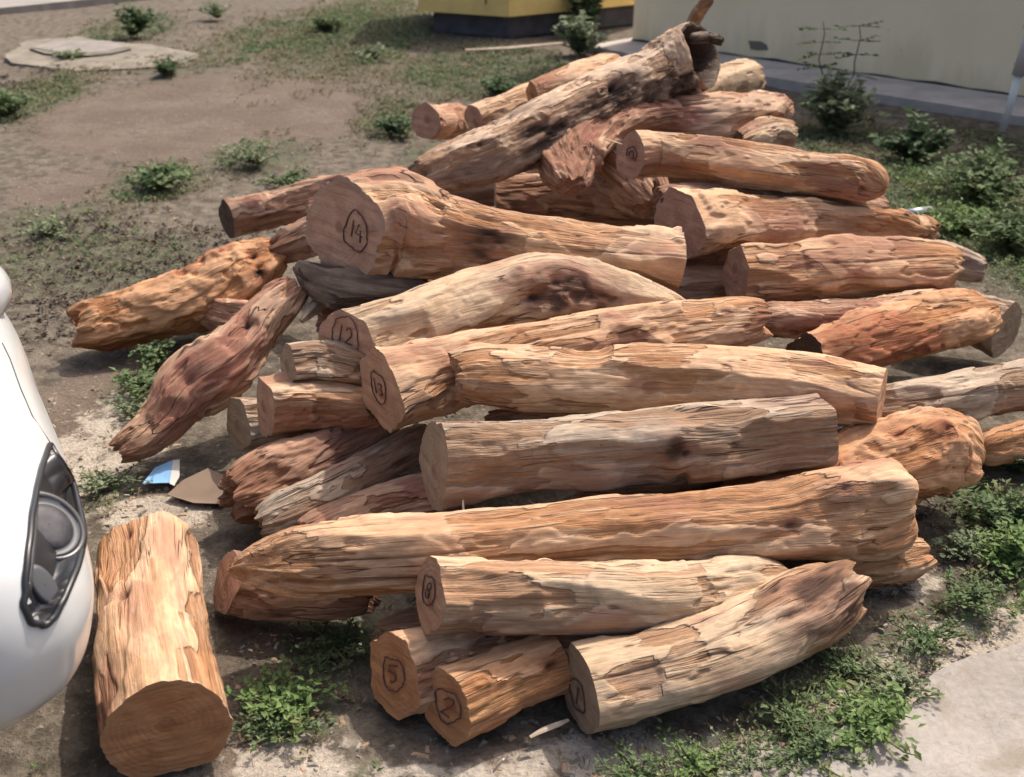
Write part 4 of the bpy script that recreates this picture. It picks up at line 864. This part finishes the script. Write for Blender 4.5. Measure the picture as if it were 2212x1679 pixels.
# ------------------------------------------------------------------ loose bits
def sliver(pts, r, label, matn='pale', name='wood_splinter', flat=.5):
    p0 = P(*pts[0][:3]); mb = MB(); q = [P(*p[:3])-p0 for p in pts]; n = len(q); mb.tube(q, [r*(.25+.75*math.sin(math.pi*min(1, (i+.4)/(n-.2)))) for i in range(n)], 6, flat=flat)
    o = mb.build(name, SPL, smooth=False); o.location = p0; return tag(o, label, 'splinter')
SPL = plain('splinter_wood', (.55, .44, .34), .7, .2, var=.25, vs=40)
sliver([(1145, 1592, .012), (1175, 1576, .018), (1205, 1565, .02), (1228, 1555, .02)], .008, 'pale pointed splinter on the soil left of the circled 1 end')
sliver([(1520, 1200, .14), (1560, 1205, .135), (1610, 1215, .13), (1665, 1225, .12)], .0032, 'thin curved pale splinter hanging under the longest log')
sliver([(1000, 1080, .28), (1001, 1105, .27), (1001, 1132, .26)], .003, 'short upright splinter before the flat grey cut end')
sliver([(1440, 1040, .25), (1500, 1022, .26), (1570, 1008, .27)], .004, 'long thin splinter under the grey weathered log')
sliver([(1305, 298, .70), (1330, 307, .70), (1345, 312, .70)], .0028, 'small chip jutting out left of the ringed hewn end')
sliver([(1005, 108, .02), (1100, 104, .03), (1215, 93, .05)], .022, 'grey stick lying on the ground before the yellow cabinet', name='stick')
sliver([(1065, 1668, .01), (1078, 1650, .03), (1088, 1640, .045)], .006, 'pale twig bit standing at the bottom edge')
# litter
PB = plain('paper_blue', (.22, .42, .68), .5, .3, var=.05); PW = plain('paper_white', (.55, .53, .50), .6, .3, var=.08)
l0 = P(345, 1045); lt = thing('litter_scrap', 'blue and white paper scrap on the soil below the slanting log', 'litter', l0)
def flatq(nm, pts, mat, z, par, org): 
    mb = MB(); t = [P(x, y)-org+Vector((0, 0, z+dz)) for x, y, dz in pts]; mb.poly(t[::-1]); mb.poly([v-Vector((0, 0, .002)) for v in t])
    n = len(t)
    for i in range(n): mb.poly([t[i], t[(i+1) % n], t[(i+1) % n]-Vector((0, 0, .002)), t[i]-Vector((0, 0, .002))])
    return mb.build(nm, mat, par)
flatq('blue_side', [(310, 1058, 0), (338, 1030, .01), (378, 1020, .02), (368, 1056, .0)], PB, .02, lt, l0)
flatq('white_side', [(368, 1057, 0), (378, 1020, .02), (392, 1018, .02), (390, 1045, .005), (378, 1062, 0)], PW, .019, lt, l0)
CB = plain('cardboard', (.21, .155, .115), .85, .2, var=.12)
c_0 = P(420, 1085); ct = thing('cardboard_sheet', 'flat brown cardboard piece on the soil beside the paper scrap', 'cardboard', c_0)
flatq('sheet', [(362, 1078, 0), (400, 1052, .01), (452, 1034, .02), (520, 1060, .015), (480, 1098, 0), (420, 1096, 0)], CB, .014, ct, c_0)
# silver tube in the weeds at right
a = P(1958, 462, .03); tb = MB(); tb.tube([(0, 0, 0), tuple(P(2010, 455, .03)-a)], .022, 12); o = tb.build('metal_tube', plain('dull_metal', (.42, .44, .45), .35, .5, metal=.6), smooth=True); o.location = a
tag(o, 'short dull metal tube lying in the weeds right of the upper logs', 'tube')
# dark hedge behind the cabinet/wall gap
for (px, py, lab) in ((1320, 18, 'dark shrub in the gap between the yellow cabinet and the wall'), (1210, -30, 'tall dark shrub behind the yellow cabinet')):
    weed(px, py, 1.5, .7, 900, .14, lab, 'deep', 30, 'shrub', 'shrub', None)
print('verts', sum(len(m.vertices) for m in bpy.data.meshes))
